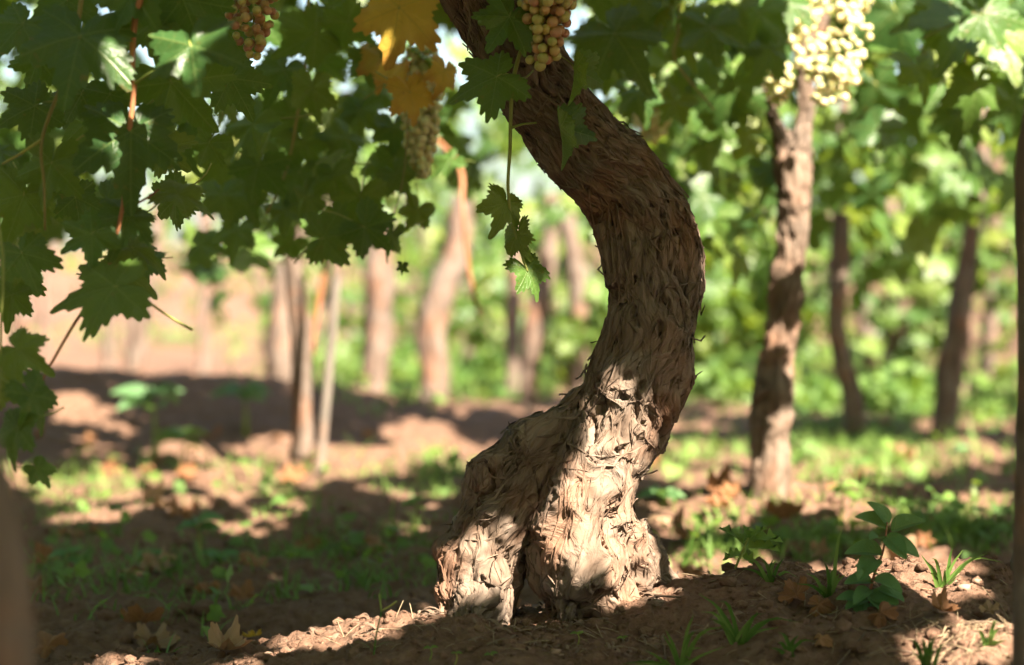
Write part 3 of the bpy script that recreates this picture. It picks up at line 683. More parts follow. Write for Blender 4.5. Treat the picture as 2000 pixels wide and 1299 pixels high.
# ---- second vine, forked, with sunlit green grapes
v2 = thing('grapevine', ground_at(1495, 4.6), 'tall forked grapevine with pale sunlit foot and big bright green grape bunches', 'grapevine')
ch2 = [sample_chain(c, 4.6) for c in [[(1490, 1030, 38), (1498, 960, 36), (1502, 880, 36), (1506, 800, 40), (1512, 740, 42), (1526, 650, 33), (1540, 550, 31), (1546, 450, 33), (1548, 360, 35), (1546, 310, 36)],
    [(1540, 325, 24), (1520, 260, 20), (1500, 200, 18), (1484, 130, 17), (1474, 60, 17), (1455, -60, 17), (1420, -200, 15)], [(1552, 325, 26), (1566, 260, 22), (1574, 200, 20), (1576, 130, 20), (1588, 60, 20), (1602, -40, 20), (1640, -220, 18)], [(1490, 760, 22, -.02), (1478, 775, 14, -.02), (1474, 785, 8, -.02)]]]
a_, f_, fl_, n_, fb_ = grow_trunk(ch2, .0052, .9, seed=8)
link('trunk', make_mesh('trunk', a_, np.asarray(f_), M['bark'], {'flow': ('FLOAT_VECTOR', fl_)}), v2)
tag(strips_mesh('peeling_bark', bark_strips(a_, f_, n_, fb_, fl_, 200, .02, .06, .010, .008, 15, n_[:, 1] < .4), M['strip'], v2), kind='stuff')
bunch(v2, 1622, -40, 200, 240, 4.36, 16, 'grape_green', 21); bunch(v2, 1518, 125, 62, 82, 4.40, 15, 'grape_green', 22); bunch(v2, 1570, -10, 80, 70, 4.42, 15, 'grape_green', 23); bunch(v2, 1275, 180, 85, 95, 4.3, 16, 'grape_green', 24); px_leaf(v2, 1255, 190, 110, 3.85, 20, 20, 20, 1); px_leaf(v2, 1310, 210, 95, 3.95, -30, -10, 20, 2)
shade_pts += [P(1272+random.uniform(-60, 60), 215+random.uniform(-70, 60), 3.92) for _ in range(30)]
cane_px(v2, [(1590, 100, 4.5), (1583, 140, 4.47), (1572, 155, 4.46)], .003, .002, 'cane_red')
for pts in ([(1815, -60, 4.2), (1812, 60, 4.2), (1800, 130, 4.2), (1785, 170, 4.2)], [(1910, -60, 4.1), (1895, 80, 4.1), (1880, 150, 4.1), (1885, 190, 4.1)], [(1330, -30, 4.0), (1325, 60, 4.0), (1320, 120, 4.0), (1395, 215, 4.0)], [(1460, -60, 4.6), (1600, -180, 4.4), (1815, -60, 4.2)], [(1815, -60, 4.2), (1870, -110, 4.1), (1910, -60, 4.1)], [(1460, -60, 4.6), (1400, -110, 4.3), (1330, -30, 4.0)]):
    cane_px(v2, pts, .0035, .0018)
RIGHTL = [(1215, 85, 190, 3.6), (1300, 30, 160, 3.7), (1390, 70, 150, 3.9), (1475, 45, 160, 4.1), (1425, 190, 180, 4.3), (1385, 110, 130, 4.2), (1245, 190, 90, 3.8), (1755, 50, 210, 4.62), (1770, 115, 150, 4.65), (1880, 60, 200, 4.0), (1825, 30, 160, 4.1), (1905, 185, 130, 4.0),
    (1800, 145, 130, 4.1), (1955, 80, 180, 4.0), (1965, 210, 130, 4.2), (1700, 250, 120, 4.5), (1500, 110, 110, 4.1), (1340, 90, 130, 4.0), (1940, 30, 160, 3.9), (1260, 20, 140, 3.7), (1190, 30, 130, 3.8), (1180, 130, 120, 4.0), (1540, 20, 120, 4.2), (1870, 240, 110, 4.4), (1990, 150, 120, 4.3), (1300, 140, 120, 4.2), (1440, 270, 120, 4.5), (1720, 180, 120, 4.6), (1850, 130, 120, 4.2), (1410, 20, 130, 4.0)]
shade_pts += [P(random.uniform(-30, 80), random.uniform(880, 1400), 1.53) for _ in range(60)]+[P(random.uniform(1980, 2040), random.uniform(200, 1400), 2.42) for _ in range(90)]
shade_pts += [P(random.uniform(1480, 1600), random.uniform(290, 545), 4.5) for _ in range(260)]+[P(random.uniform(1500, 1590), random.uniform(595, 660), 4.5) for _ in range(70)]+[P(random.uniform(1470, 1510), random.uniform(90, 290), 4.5) for _ in range(60)]
ns = len(shade_pts)
for px, py, w, d in RIGHTL: px_leaf(v2, px, py, w, d, random.gauss(0, 45), random.gauss(10, 25), random.gauss(20, 22))
del shade_pts[ns:]
shade_pts += [P(px, py, d) for px, py, w, d in RIGHTL if (px, py) in ((1215, 85), (1880, 60), (1905, 185), (1825, 30), (1300, 30), (1475, 45), (1800, 145), (1390, 70))]

# ---- vines further back
BACK = [  # ctrl, depth, label, group, crown centre px, width
    ([(590, 900, 24), (592, 800, 21), (588, 700, 20), (582, 600, 19), (570, 500, 18), (560, 400, 17), (550, 250, 15)], 6.2, 'dark slender vine trunk beside the grey wooden stake', None),
    ([(1672, 850, 21), (1665, 770, 20), (1646, 705, 19), (1634, 620, 17), (1640, 520, 17), (1642, 440, 17), (1640, 360, 16), (1655, 200, 14)], 7.1, 'thin purplish vine trunk kinked near its foot beside bright weeds', None),
    ([(1835, 860, 24), (1850, 765, 25), (1865, 650, 23), (1885, 540, 20), (1905, 420, 18), (1916, 320, 16), (1915, 200, 15)], 7.1, 'dark vine trunk leaning outward behind the herb on the bank', None),
    ([(560, 800, 42), (560, 720, 42), (557, 640, 36), (560, 560, 30), (580, 400, 24)], 9.2, 'broad black trunk in shade behind the slender vine', None),
    ([(728, 800, 27), (732, 720, 27), (738, 640, 30), (742, 570, 31), (742, 500, 29), (740, 380, 24)], 9.6, 'stout trunk lit pale by the sun beyond the dark bank', None),
    ([(845, 810, 30), (850, 720, 30), (842, 640, 28), (862, 570, 30), (890, 500, 28), (905, 380, 20)], 9.9, 'pale sunlit trunk bending toward the hanging shoot', None),
    ([(1000, 800, 15), (1002, 700, 15), (1000, 600, 16), (1010, 420, 14)], 10.5, 'thin dark trunk in shade between two pale trunks', None),
    ([(1032, 810, 16), (1035, 720, 18), (1045, 640, 24), (1062, 560, 18), (1075, 470, 16), (1078, 380, 15)], 9.4, 'crooked trunk patched with sun below the bright leaf tip', None),
    ([(1128, 810, 17), (1130, 700, 16), (1128, 580, 16), (1118, 500, 17), (1108, 420, 15)], 9.2, 'straight grey trunk close behind the old vine', None),
    ([(1738, 720, 16), (1752, 640, 18), (1772, 540, 19), (1782, 440, 16)], 9.3, 'slanting pale trunk above the bright weeds', None),
    ([(1872, 800, 13), (1880, 700, 14), (1878, 600, 13), (1868, 480, 13), (1870, 350, 11)], 9.6, 'slim sunlit trunk right behind the dark leaning one', None),
    ([(1925, 760, 15), (1935, 600, 15), (1940, 420, 14), (1945, 300, 13)], 10.4, 'grey trunk in shade beyond the leaning vine', None),
    ([(1702, 720, 15), (1692, 620, 15), (1702, 520, 15), (1722, 380, 13)], 10.8, 'dark curved trunk behind the slanting pale one', None),
    ([(262, 760, 17), (268, 680, 17), (282, 590, 15), (302, 500, 14), (310, 400, 12)], 9.8, 'dark tilted trunk against the sunny floor', None),
    ([(30, 770, 18), (38, 680, 18), (45, 600, 17), (50, 480, 15)], 10.6, 'short dark trunk behind the drooping leaf', None),
]
back = []
for ctrl, d, label, g in BACK:
    b = ground_at(ctrl[0][0], d); t = thing('grapevine', b, label, 'grapevine', 'vines of the rows behind')
    swept('trunk', ctrl, d, M['bark_far'], t, 14, .18); back.append((t, ctrl, d))
for d in np.linspace(12.5, 21, 30):
    px = random.uniform(1330, 2080) if random.random() < .62 else random.uniform(-60, 1000)
    b = ground_at(px, d); pyb = to_px(b)[1]; rp = random.uniform(.02, .036)*FPX/d
    ln = random.gauss(0, 25)
    t = thing('grapevine', b, 'distant out-of-focus vine trunk among the far rows', 'grapevine', 'far vine trunks')
    swept('trunk', [(px, pyb+6, rp*1.1), (px+ln*.3, pyb-90, rp), (px+ln+random.gauss(0, 6), pyb-190, rp*.9), (px+ln*1.2, pyb-330, rp*.8)], d, M['bark_far'], t, 10, .15)
    back.append((t, [(px, pyb, rp), (px+ln*1.2, pyb-330, rp*.8)], d))

# ---- wooden stakes
def stake(ctrl, d, label, mat='stake', seg=10):
    b = ground_at(ctrl[0][0], d); t = thing('wooden_stake', b, label, 'stake'); swept('pole', ctrl, d, M[mat], t, seg, .06); return t
stake([(622, 960, 9), (628, 880, 9), (640, 750, 9), (652, 610, 9), (662, 490, 9), (670, 380, 8)], 6.0, 'grey weathered wooden stake leaning beside a slender dark vine')
stake([(585, 890, 5), (598, 780, 5), (612, 660, 5), (638, 500, 5.5), (655, 380, 5)], 6.3, 'thin reddish stake crossing behind the grey stake', 'cane_red')
sk = ground_at(2010, 2.45); t_ = thing('wooden_stake', sk, 'dark stake cut by the picture edge in front of the bank', 'stake')
swept('pole', [(2015, 1700, 30), (2010, 1300, 29), (2012, 1000, 28), (2014, 700, 25), (2008, 420, 24), (2006, 310, 22), (2030, 150, 24), (2040, -200, 22)], 2.45, M['bark_far'], t_, 14, .07)
nb = ground_at(1995, 3.02); t_ = thing('grapevine', nb, 'neighbouring vine whose mossy foot curves out of the bank behind the dark stake', 'grapevine')
swept('trunk', [(1975, 1230, 52), (1990, 1170, 48), (2025, 1090, 46), (2080, 1000, 48), (2130, 860, 46), (2140, 600, 44), (2120, 200, 42), (2100, -250, 38)], 3.02, M['bark_far'], t_, 16, .16); right_vine = t_
# orange-red cane hanging in the sun
cane_px(back[0][0], [(560, 250, 6.2), (700, 180, 6.0), (880, 300, 5.6), (903, 400, 5.5), (908, 470, 5.5), (920, 550, 5.5), (940, 620, 5.5)], .007, .0045, 'cane_red')

# ------------------------------------------------------------------ procedural foliage
def low_edge(px, d):
    near = np.interp(px, [-100, 300, 450, 780, 850, 1000, 1150, 1250, 1500, 1700, 2000, 2100], [560, 470, 500, 470, 330, 150, 200, 280, 260, 250, 300, 330])
    mid = np.interp(px, [-100, 250, 420, 560, 700, 900, 1100, 1400, 1600, 1750, 1900, 2100], [480, 480, 640, 560, 450, 430, 470, 520, 430, 520, 400, 520])
    far = np.interp(px, [-100, 100, 480, 560, 800, 1000, 1300, 1600, 2000], [640, 620, 640, 710, 760, 770, 740, 690, 680])
    return near if d < 5 else (mid if d < 8.5 else far)
def fill(n, dlo, dhi, size=(.085, .14), p_lit=1.0, pxr=(-900, 2900), jitter=70, tall=1.25):
    out = []
    k = 0
    while len(out) < n and k < n*6:
        k += 1
        d = random.uniform(dlo, dhi); px = random.uniform(*pxr); hi = 560-tall*FPX/d
        py = random.uniform(hi, 750)
        if py > low_edge(px, d)+random.gauss(0, jitter*.5)-abs(random.gauss(0, jitter)): continue
        if d < 4.8 and 1430 < px < 1645 and 80 < py < 345: continue
        p = P(px, py, d)
        if vnoise(p[None]*3.1)[0]+.35*vnoise(p[None]*9)[0] < -.12: continue
        if (px < 560 or random.random() < p_lit) and d < 32 and lit_block(p)[0]: continue
        tip, nrm = rand_orient(); s = random.uniform(*size)
        out.append((p, basis(tip, nrm)*s, random.random(), tip, nrm, s))
    return out
def nearest_vine(p, cands):
    return min(range(len(cands)), key=lambda i: (cands[i][0].location[0]-p[0])**2+1.6*(cands[i][0].location[1]-p[1])**2)
near_c = [(vine,), (lv,), (v2,), (right_vine,)]
# mid foliage: leaves one can still tell apart are parts, the rest joins the crown
mid_c = [(v2,)]+[(b[0],) for b in back[:3]]
mid = fill(120, 5.6, 6.5, pxr=(-60, 930), tall=.42)+fill(170, 5.2, 6.6, pxr=(1130, 2060), tall=.45)+fill(260, 4.3, 5.2, pxr=(1130, 2150)) + fill(90, 4.3, 5.0, pxr=(380, 900)) + fill(520, 5.9, 6.4)+fill(480, 7.3, 7.9)
buckets = {}
for it in mid:
    buckets.setdefault(nearest_vine(it[0], mid_c), []).append(it)
for i, its in buckets.items():
    vis = sorted(its, key=lambda q: q[0][1])
    own = [q for q in vis if -60 < to_px(q[0])[0] < 2060 and -60 < to_px(q[0])[1] < 700][:240]
    ids = {id(q) for q in own}
    for q in own: leaf_obj(mid_c[i][0], q[0], q[3], q[4], q[5], 'm', petiole=q[0][1] < 5.2)
    joined_leaves('crown', [q for q in vis if id(q) not in ids], MID, 'leaf', mid_c[i][0])
far_c = [(b[0],) for b in back[3:]]
far = fill(500, 9.1, 9.7, pxr=(-60, 2060), tall=.75)+fill(500, 11.1, 11.7, pxr=(-60, 2060), tall=.8)
for dr_, n__, sz_, pl_ in [(9.4, 1100, (.09, .14), 1), (11.4, 1000, (.09, .15), .9), (13.6, 1000, (.10, .15), .8), (16, 1000, (.10, .16), .7), (19, 1000, (.11, .17), .6), (23, 1100, (.12, .19), .5), (28, 1100, (.14, .2), .4), (35, 1300, (.16, .22), .3), (43, 1500, (.18, .24), .3)]: far += fill(n__, dr_-.28, dr_+.28, sz_, pl_, tall=1.25 if dr_ < 25 else 1.9 if dr_ < 30 else 3.4)
buckets = {}
for it in far:
    buckets.setdefault(nearest_vine(it[0], far_c), []).append(it)
for i, its in buckets.items(): joined_leaves('crown', its, MID if far_c[i][0].location[1] < 11 else FAR, 'leaf', far_c[i][0])

# unseen leaves added overhead to shade chosen spots and leave sun gaps
over = []
random.shuffle(shade_pts)
for q in shade_pts:
    i, j = cell(q)
    if covw[np.clip(i[0], 0, NU-1), np.clip(j[0], 0, NV-1)] > float(q @ S)+.1 or random.random() < .012: continue
    for _ in range(8):
        zt = random.uniform(1.25, 2.0); p = q+S*((zt-q[2])/S[2])+np.random.default_rng(len(over)+_).normal(size=3)*.02
        px, py, dd = to_px(p)
        if dd > .3 and -60 < px < 2060 and py > -40 and dd < 4.5: continue
        if lit_block(p)[0]: continue
        tip, nrm = rand_orient(); nrm = nrm*.25+S
        s = random.uniform(.10, .145); over.append((p, basis(tip, nrm)*s, random.random())); mark_cov(p); break
n_shade = len(over)
# vine rows and overhead leaves go on unseen, added to dim the skylight
for rowy in (-4.2, -2.2, 3.05, 4.7, 6.2, 7.7):
    for _ in range(1500):
        p = np.array([random.uniform(-9, 9), random.gauss(rowy, .18), random.uniform(.55, 2.0)]); px, py, dd = to_px(p)
        if (dd > 0 and -150 < px < 2150) or (rowy > 0 and abs(p[0]) < .95) or lit_block(p)[0]: continue
        tip, nrm = rand_orient(); over.append((p, basis(tip, nrm)*random.uniform(.11, .15), random.random()))
n_fine = len(over)
for _ in range(30000):
    p = np.array([random.uniform(-5, 5), random.uniform(-4.5, 8.0), random.uniform(1.3, 2.2)])
    px, py, dd = to_px(p)
    if (dd > .3 and -80 < px < 2080 and py > -80) or lit_block(p)[0] or vnoise(p[None]*1.7)[0] < -.25 or (p[1] > 4.6 and p[0] > .25 and random.random() < .8): continue
    tip, nrm = rand_orient(); over.append((p, basis(tip, nrm)*random.uniform(.10, .15), random.random()))
for _ in range(420):                     # unseen foliage of the lower-left vine, added to darken its trunk
    p = np.array([random.uniform(-1.5, -.45), random.uniform(.5, 2.3), random.uniform(.3, 1.5)]); px, py, dd = to_px(p)
    if px > -110 or lit_block(p)[0]: continue
    tip, nrm = rand_orient(); over.append((p, basis(tip, nrm)*random.uniform(.09, .13), random.random()))
print('overhead leaves', len(over))
ob = {}
for it in over: ob.setdefault(nearest_vine(it[0], near_c+mid_c[1:]), []).append(it)
for i, its in ob.items(): joined_leaves('added_shade_canopy', its, SHD, 'leaf', (near_c+mid_c[1:])[i][0])  # out-of-view leaves added for shade, parented to the nearest vines

# ------------------------------------------------------------------ things on the ground
def fallen(px, py, w, mat, label, d=None, seed=0, curl=3):
    r = random.Random(seed+px); q = hit_ground(px, py)
    if q is None: return
    s = w*q[1]/FPX/1.05; a = r.uniform(0, 6.28)
    tip = np.array([math.cos(a), math.sin(a)*.5, r.uniform(-.1, .35)]); nrm = np.array([r.gauss(0, .45), r.gauss(-.6, .4), 1.0])
    o = leaf_obj(None, q+np.array([0, 0, .006+.12*s]), tip, nrm, s, 'n', {1: 5, 3: 6, 4: 7, 0: 5}[curl], mat, False, 'fallen_leaf'); tag(o, label, 'leaf', 'fallen leaves'); return o
for a in [(1600, 1188, 62, 'leaf_dry', 'curled orange-brown fallen leaf in front of the leafy herb', 3), (1755, 1110, 95, 'leaf_dry', 'large tan crumpled fallen leaf on the sunlit crest behind the herb', 1), (1720, 1215, 70, 'leaf_dry', 'reddish brown fallen leaf under the herb', 3),
          (1838, 1205, 60, 'leaf_dry', 'dark brown fallen leaf on the bank right of the herb', 4), (1932, 1200, 42, 'leaf_dry', 'small orange fallen leaf near the dark stake', 1), (1604, 1242, 45, 'leaf_dry', 'small rust-brown fallen leaf below the curled orange one', 3),
          (1555, 1172, 70, 'leaf_dry', 'greyish flat dead leaf beside the curled orange one', 0), (495, 1262, 40, 'leaf_yellow', 'yellow fallen leaf standing on the crest of the bank', 1), (440, 1292, 90, 'leaf_dry', 'long orange fallen leaf on the bank next to the yellow one', 4), (1598, 1108, 45, 'leaf_dry', 'brown folded leaf on the crest between thistle and herb', 4)]:
    fallen(*a[:5], curl=a[5])
for k in range(75):
    px, py = random.uniform(0, 2000), random.uniform(830, 1270)
    q = hit_ground(px, py)
    if q is None or q[1] < 3.25: continue
    fallen(px, py, random.uniform(.03, .085)*FPX/q[1], 'leaf_dry', 'small brown dry leaf lying out of focus on the shaded floor', seed=k, curl=random.choice([1, 3, 4]))

def blade_vf(base, d, h, w, droop, seg=5):
    side = np.cross(d, [0, 0, 1.0]); side /= np.linalg.norm(side)+1e-9; V = []
    for k in range(seg+1):
        t = k/seg; c = base+np.array([0, 0, 1.0])*h*(t-droop*t*t*.55)+d*h*droop*t*t*.9+d*h*.12*t
        ww = w*(1-t**1.7)*.5+.0002
        V += [c-side*ww, c+np.array([0, 0, -ww*.35]), c+side*ww]
    F = []
    for k in range(seg):
        o = 3*k; F += [(o, o+1, o+4, o+3), (o+1, o+2, o+5, o+4)]
    return np.array(V), F
def blades(specs):
    V, F, b = [], [], 0
    for s in specs:
        v, f = blade_vf(*s); V.append(v); F += [tuple(i+b for i in q) for q in f]; b += len(v)
    return np.vstack(V), F
def tuft_specs(q, n, h, spread, w=.004):
    out = []
    for _ in range(n):
        a = random.uniform(0, 6.283); p = q+np.array([random.gauss(0, spread), random.gauss(0, spread), -.006])
        out.append((p, np.array([math.cos(a), math.sin(a), 0]), h*random.uniform(.4, 1.15), w*random.uniform(.6, 1.2), random.uniform(.2, 1.1)))
    return out
# low grass over the floor, thicker where the photograph is green
spec = []
GREEN = [(170, 970, 150, 55, 90), (700, 1110, 200, 80, 120), (330, 1150, 180, 90, 70), (860, 950, 60, 40, 50), (1760, 950, 260, 100, 190), (1620, 860, 160, 40, 110), (1420, 1075, 120, 35, 90), (1870, 1050, 140, 40, 110), (1600, 1070, 120, 35, 60), (560, 970, 160, 40, 60), (1330, 900, 60, 50, 40), (1400, 760, 120, 30, 110), (1950, 800, 80, 40, 70), (900, 770, 160, 22, 150), (700, 730, 80, 30, 60), (1650, 790, 200, 25, 90), (900, 715, 260, 35, 420), (1500, 720, 330, 30, 260), (300, 650, 300, 30, 160), (130, 1130, 120, 60, 40)]
for cx, cy, rx, ry, n in GREEN:
    for q in hit_many(rng.normal(cx, rx*.6, n), rng.normal(cy, ry*.6, n)):
        if np.isnan(q[0]) or q[1] < 3.15 or q[1] > 26: continue
        spec += tuft_specs(q, random.randint(4, 9), random.uniform(.025, .075)*(1 if q[1] < 6 else 1.6 if q[1] < 9 else 3), .02 if q[1] < 6 else .05, .005 if q[1] < 6 else .008 if q[1] < 9 else .014)
v, f = blades(spec); g_ = link('grass', make_mesh('grass', v, f, M['grass'])); tag(g_, 'short green grass scattered over the vineyard floor', 'grass', kind='stuff')
# small broad-leaved weeds as ground cover
wd = []
for cx, cy, rx, ry, n in GREEN:
    n = int(n*(.7 if cy < 860 else .32))
    for q in hit_many(rng.normal(cx, rx*.6, n), rng.normal(cy, ry*.6, n)):
        if np.isnan(q[0]) or q[1] < 3.2 or q[1] > 26: continue
        tip, nrm = rand_orient(); nrm[2] += .6; s = random.uniform(.015, .04)*(1 if q[1] < 6 else 1.7 if q[1] < 9 else 2.6)
        wd.append((q+np.array([0, 0, random.uniform(.008, .05)*(1 if q[1] < 9 else 3)]), basis(tip*[1, 1, .3], nrm)*s, random.random()))
tag(joined_leaves('ground_cover', wd, FAR, 'weed'), 'small broad-leaved weeds spread over the vineyard floor', 'weeds')

# bright weed bushes in the sun behind the bank
for px, py, rx, ry, d, n, lab in [(1745, 770, 105, 62, 8.7, 420, 'large bright yellow-green weed bush between two back trunks'), (1592, 780, 65, 45, 8.6, 220, 'small bright weed bush behind the forked vine'), (1405, 748, 75, 28, 9.2, 200, 'dark green low weed bush beside the old trunk')]:
    c = P(px, py, d); b = ground_at(px, d); t = thing('weed_bush', b, lab, 'bush'); its = []
    for _ in range(n):
        u = np.random.default_rng(_+px).normal(size=3); u /= np.linalg.norm(u); rr = random.random()**.4*(1+.25*vnoise((u*2.5+px)[None])[0])
        p = c+np.array([u[0]*rx*d/FPX*rr, u[1]*rx*.7*d/FPX*rr, u[2]*ry*d/FPX*rr]); p[2] = max(p[2], b[2]+.01)
        tip, nrm = rand_orient(); its.append((p, basis(tip, nrm)*random.uniform(.03, .06), random.random()))
    joined_leaves('foliage', its, FAR, 'weed', t)
    V, F, bb = [], [], 0
    for _ in range(14):
        a = random.uniform(0, 6.28); v, f = tube_vf(spline([b+np.array([0, 0, -.01]), b+np.array([math.cos(a)*.04, math.sin(a)*.04, .08]), c+np.array([math.cos(a)*rx*.6*d/FPX, math.sin(a)*.05, random.uniform(-.02, .05)])], 6), .003, 5, bb); V.append(v); F += f; bb += len(v)
    link('stems', make_mesh('stems', np.vstack(V), F, M['grass']), t)

# simple leaf outlines for weeds
def oval_template(n, wr, ser=0.0, lob=0.0):
    th = np.linspace(0, 2*math.pi, n, endpoint=False); y = .5-.5*np.cos(th); x = np.sign(np.sin(th))*np.abs(np.sin(th))**1.15*.5*wr*(1+.35*np.cos(th))*1.1
    if ser: m = 1+ser*(np.arange(n) % 2-.5)*2*np.sin(th/2+.001)**.5; x = x*m
    if lob: x = x*(1+lob*np.sign(np.sin(th*9))*.6)
    v = np.vstack([[0, .5, 0], np.stack([x, y, np.zeros(n)], -1)]); co = v.copy(); co[:, 1] -= .1
    v[:, 2] = -.35*(v[:, 1]-.3)**2+.5*np.abs(v[:, 0])
    f = np.array([(0, 1+j, 1+(j+1) % n) for j in range(n)], np.int32); return v, f, co
OV = {'oval': oval_template(26, .55), 'jag': oval_template(38, .5, .22, .55)}
OVM = {}
def oval_obj(parent, kind, mat, base, tip, nrm, s, name='leaf'):
    key = (kind, mat)
    if key not in OVM:
        v, f, co = OV[kind]; OVM[key] = make_mesh('leaf', v, f, M[mat], {'leafco': ('FLOAT_VECTOR', co), 'leafvar': ('FLOAT', np.zeros(len(v)))})
    o = bpy.data.objects.new(name, OVM[key]); col.objects.link(o); B = basis(tip, nrm)
    o.parent = parent; o.matrix_parent_inverse = Matrix.Translation(-Vector(parent.location))
    o.matrix_basis = Matrix(((*B[0]*s, base[0]), (*B[1]*s, base[1]), (*B[2]*s, base[2]), (0, 0, 0, 1))); return o
def vec2(dx, dy, dz=0): return RIGHT*dx-UP*dy-FWD*dz
# leafy herb on the crest
hb = hit_ground(1692, 1190); dh = hb[1]
herb = thing('leafy_herb', hb, 'leafy herb with oval green leaves and reddish stem on the bank', 'herb')
tube_obj('stem', [hb-[0, 0, .01], P(1705, 1130, dh), P(1725, 1075, dh), P(1733, 1020, dh)], .0022, .0012, M['cane_red'], herb, 6, 12)
for bx, by, dx, dy, dz, w in [(1733, 1030, -75, -35, .2, 66), (1735, 1025, -40, -55, .0, 60), (1740, 1035, 60, -25, .3, 68), (1730, 1045, 35, 40, .7, 62), (1735, 1060, 75, 25, .2, 66), (1725, 1080, -85, -10, .3, 76), (1712, 1090, -40, 30, .9, 70), (1722, 1052, -30, -10, .9, 50),
        (1705, 1135, -70, -5, .5, 60), (1705, 1130, 50, 15, .8, 66), (1700, 1150, -45, 25, .8, 54), (1698, 1160, 35, 35, .7, 56), (1695, 1170, -60, 15, .5, 52), (1695, 1165, 75, 10, .5, 64), (1690, 1180, 20, 40, .6, 50), (1715, 1150, 90, 30, .3, 56), (1690, 1175, -30, 40, .6, 46), (1700, 1175, 60, 45, .5, 50), (1712, 1120, -45, -25, .6, 54), (1680, 1170, -80, -10, .3, 48)]:
    oval_obj(herb, 'oval', 'herb', P(bx, by, dh), vec2(dx, dy, dz*50), -FWD*.6+UP*.8+RIGHT*random.uniform(-.3, .3), w*dh/FPX)
# thistle-like seedling with toothed leaves
tb = hit_ground(1432, 1128); dt = tb[1]; th_ = thing('weed_seedling', tb, 'pale green weed with toothed leaves lit by the sun', 'weed')
tube_obj('stem', [tb-[0, 0, .01], P(1440, 1100, dt), P(1455, 1065, dt), P(1462, 1050, dt)], .002, .0014, M['petiole'], th_, 6, 10)
for bx, by, ex, ey in [(1455, 1065, 1415, 1030), (1460, 1055, 1455, 1028), (1462, 1055, 1520, 1050), (1460, 1068, 1515, 1068), (1450, 1080, 1415, 1088), (1450, 1085, 1480, 1105), (1462, 1052, 1490, 1030)]:
    oval_obj(th_, 'jag', 'weed', P(bx, by, dt), vec2(ex-bx, ey-by, 8), -FWD*.5+UP+RIGHT*random.uniform(-.4, .4), math.hypot(ex-bx, ey-by)*1.15*dt/FPX)
# grass seed head left of the old vine
gb = hit_ground(728, 1292); dg_ = gb[1]; t = thing('grass_stalk', gb, 'single grass stalk with forked seed head left of the old vine', 'grass')
tube_obj('stem', [gb-[0, 0, .01], P(735, 1240, dg_), P(745, 1195, dg_)], .0013, .0009, M['grass'], t, 5, 8)
tube_obj('seed_spike', [P(745, 1195, dg_), P(741, 1160, dg_)], .0014, .0012, M['petiole'], t, 5, 5); tube_obj('seed_spike', [P(745, 1193, dg_), P(760, 1185, dg_), P(775, 1174, dg_)], .0012, .001, M['petiole'], t, 5, 6)
for ex, ey in ((700, 1265), (760, 1250), (752, 1275)):
    v, f = blade_vf(gb, np.array([(ex-728)/40, 0, 0]), .035, .003, .9); link('blade', make_mesh('blade', v, f, M['grass']), t)
# grass plants on the bank: (foot, tips)
for foot, tips, lab in [((1325, 1290), [(1215, 1297), (1260, 1270), (1300, 1230), (1355, 1200), (1400, 1240), (1420, 1225)], 'long-bladed grass sprawling over the front of the bank'), ((1440, 1240), [(1365, 1160), (1370, 1195), (1480, 1195), (1520, 1205), (1560, 1215), (1400, 1190)], 'grass runner with bright blades below the toothed weed'),
        ((1505, 1150), [(1450, 1110), (1530, 1090), (1560, 1130), (1485, 1090)], 'grass tuft between toothed weed and herb'), ((1620, 1170), [(1575, 1120), (1610, 1100), (1645, 1030), (1640, 1120), (1600, 1140)], 'upright grass tuft just left of the herb'), ((1810, 1295), [(1800, 1245), (1830, 1240), (1850, 1255), (1780, 1270)], 'grass tuft at the sunlit front of the bank'),
        ((1930, 1290), [(1935, 1240), (1965, 1250), (1905, 1235), (1950, 1215)], 'grass tuft beside the dark stake'), ((1335, 1110), [(1350, 1080), (1365, 1060), (1395, 1065), (1380, 1085), (1368, 1010)], 'thin grass stalk at the right foot of the old vine'), ((1840, 1150), [(1880, 1075), (1860, 1070), (1930, 1080), (1820, 1090), (1800, 1085)], 'dry-tipped grass on the sunlit crest right of the herb'), ((1540, 1255), [(1520, 1235), (1560, 1240), (1510, 1262), (1555, 1280)], 'tiny grass plant on the dark soil')]:
    q = hit_ground(*foot); d = q[1]; t = thing('grass_tuft', q, lab, 'grass')
    tips = tips+[(foot[0]+(tx-foot[0])*random.uniform(.5, 1.1)+random.gauss(0, 14), foot[1]+(ty-foot[1])*random.uniform(.4, 1.0)+random.gauss(0, 10)) for tx, ty in tips]
    for tx, ty in tips:
        e = P(tx, ty, d-random.uniform(0, .03)); c0 = q+[random.gauss(0, .003), random.gauss(0, .003), -.004]; mid_ = (c0+e)/2+UP*np.linalg.norm(e-c0)*random.uniform(.05, .3); pts = spline([c0, mid_, e], 7)
        sd = np.cross(pts[-1]-pts[0], FWD*.8+UP*.4); sd /= np.linalg.norm(sd); V, F = [], []
        for k, p in enumerate(pts):
            w = .0026*(1-(k/6)**1.6)+.0002; V += [p-sd*w, p-FWD*w*-.3, p+sd*w]
            if k: o = 3*k; F += [(o-3, o-2, o+1, o), (o-2, o-1, o+2, o+1)]
        link('blade', make_mesh('blade', np.array(V), F, M['grass']), t)
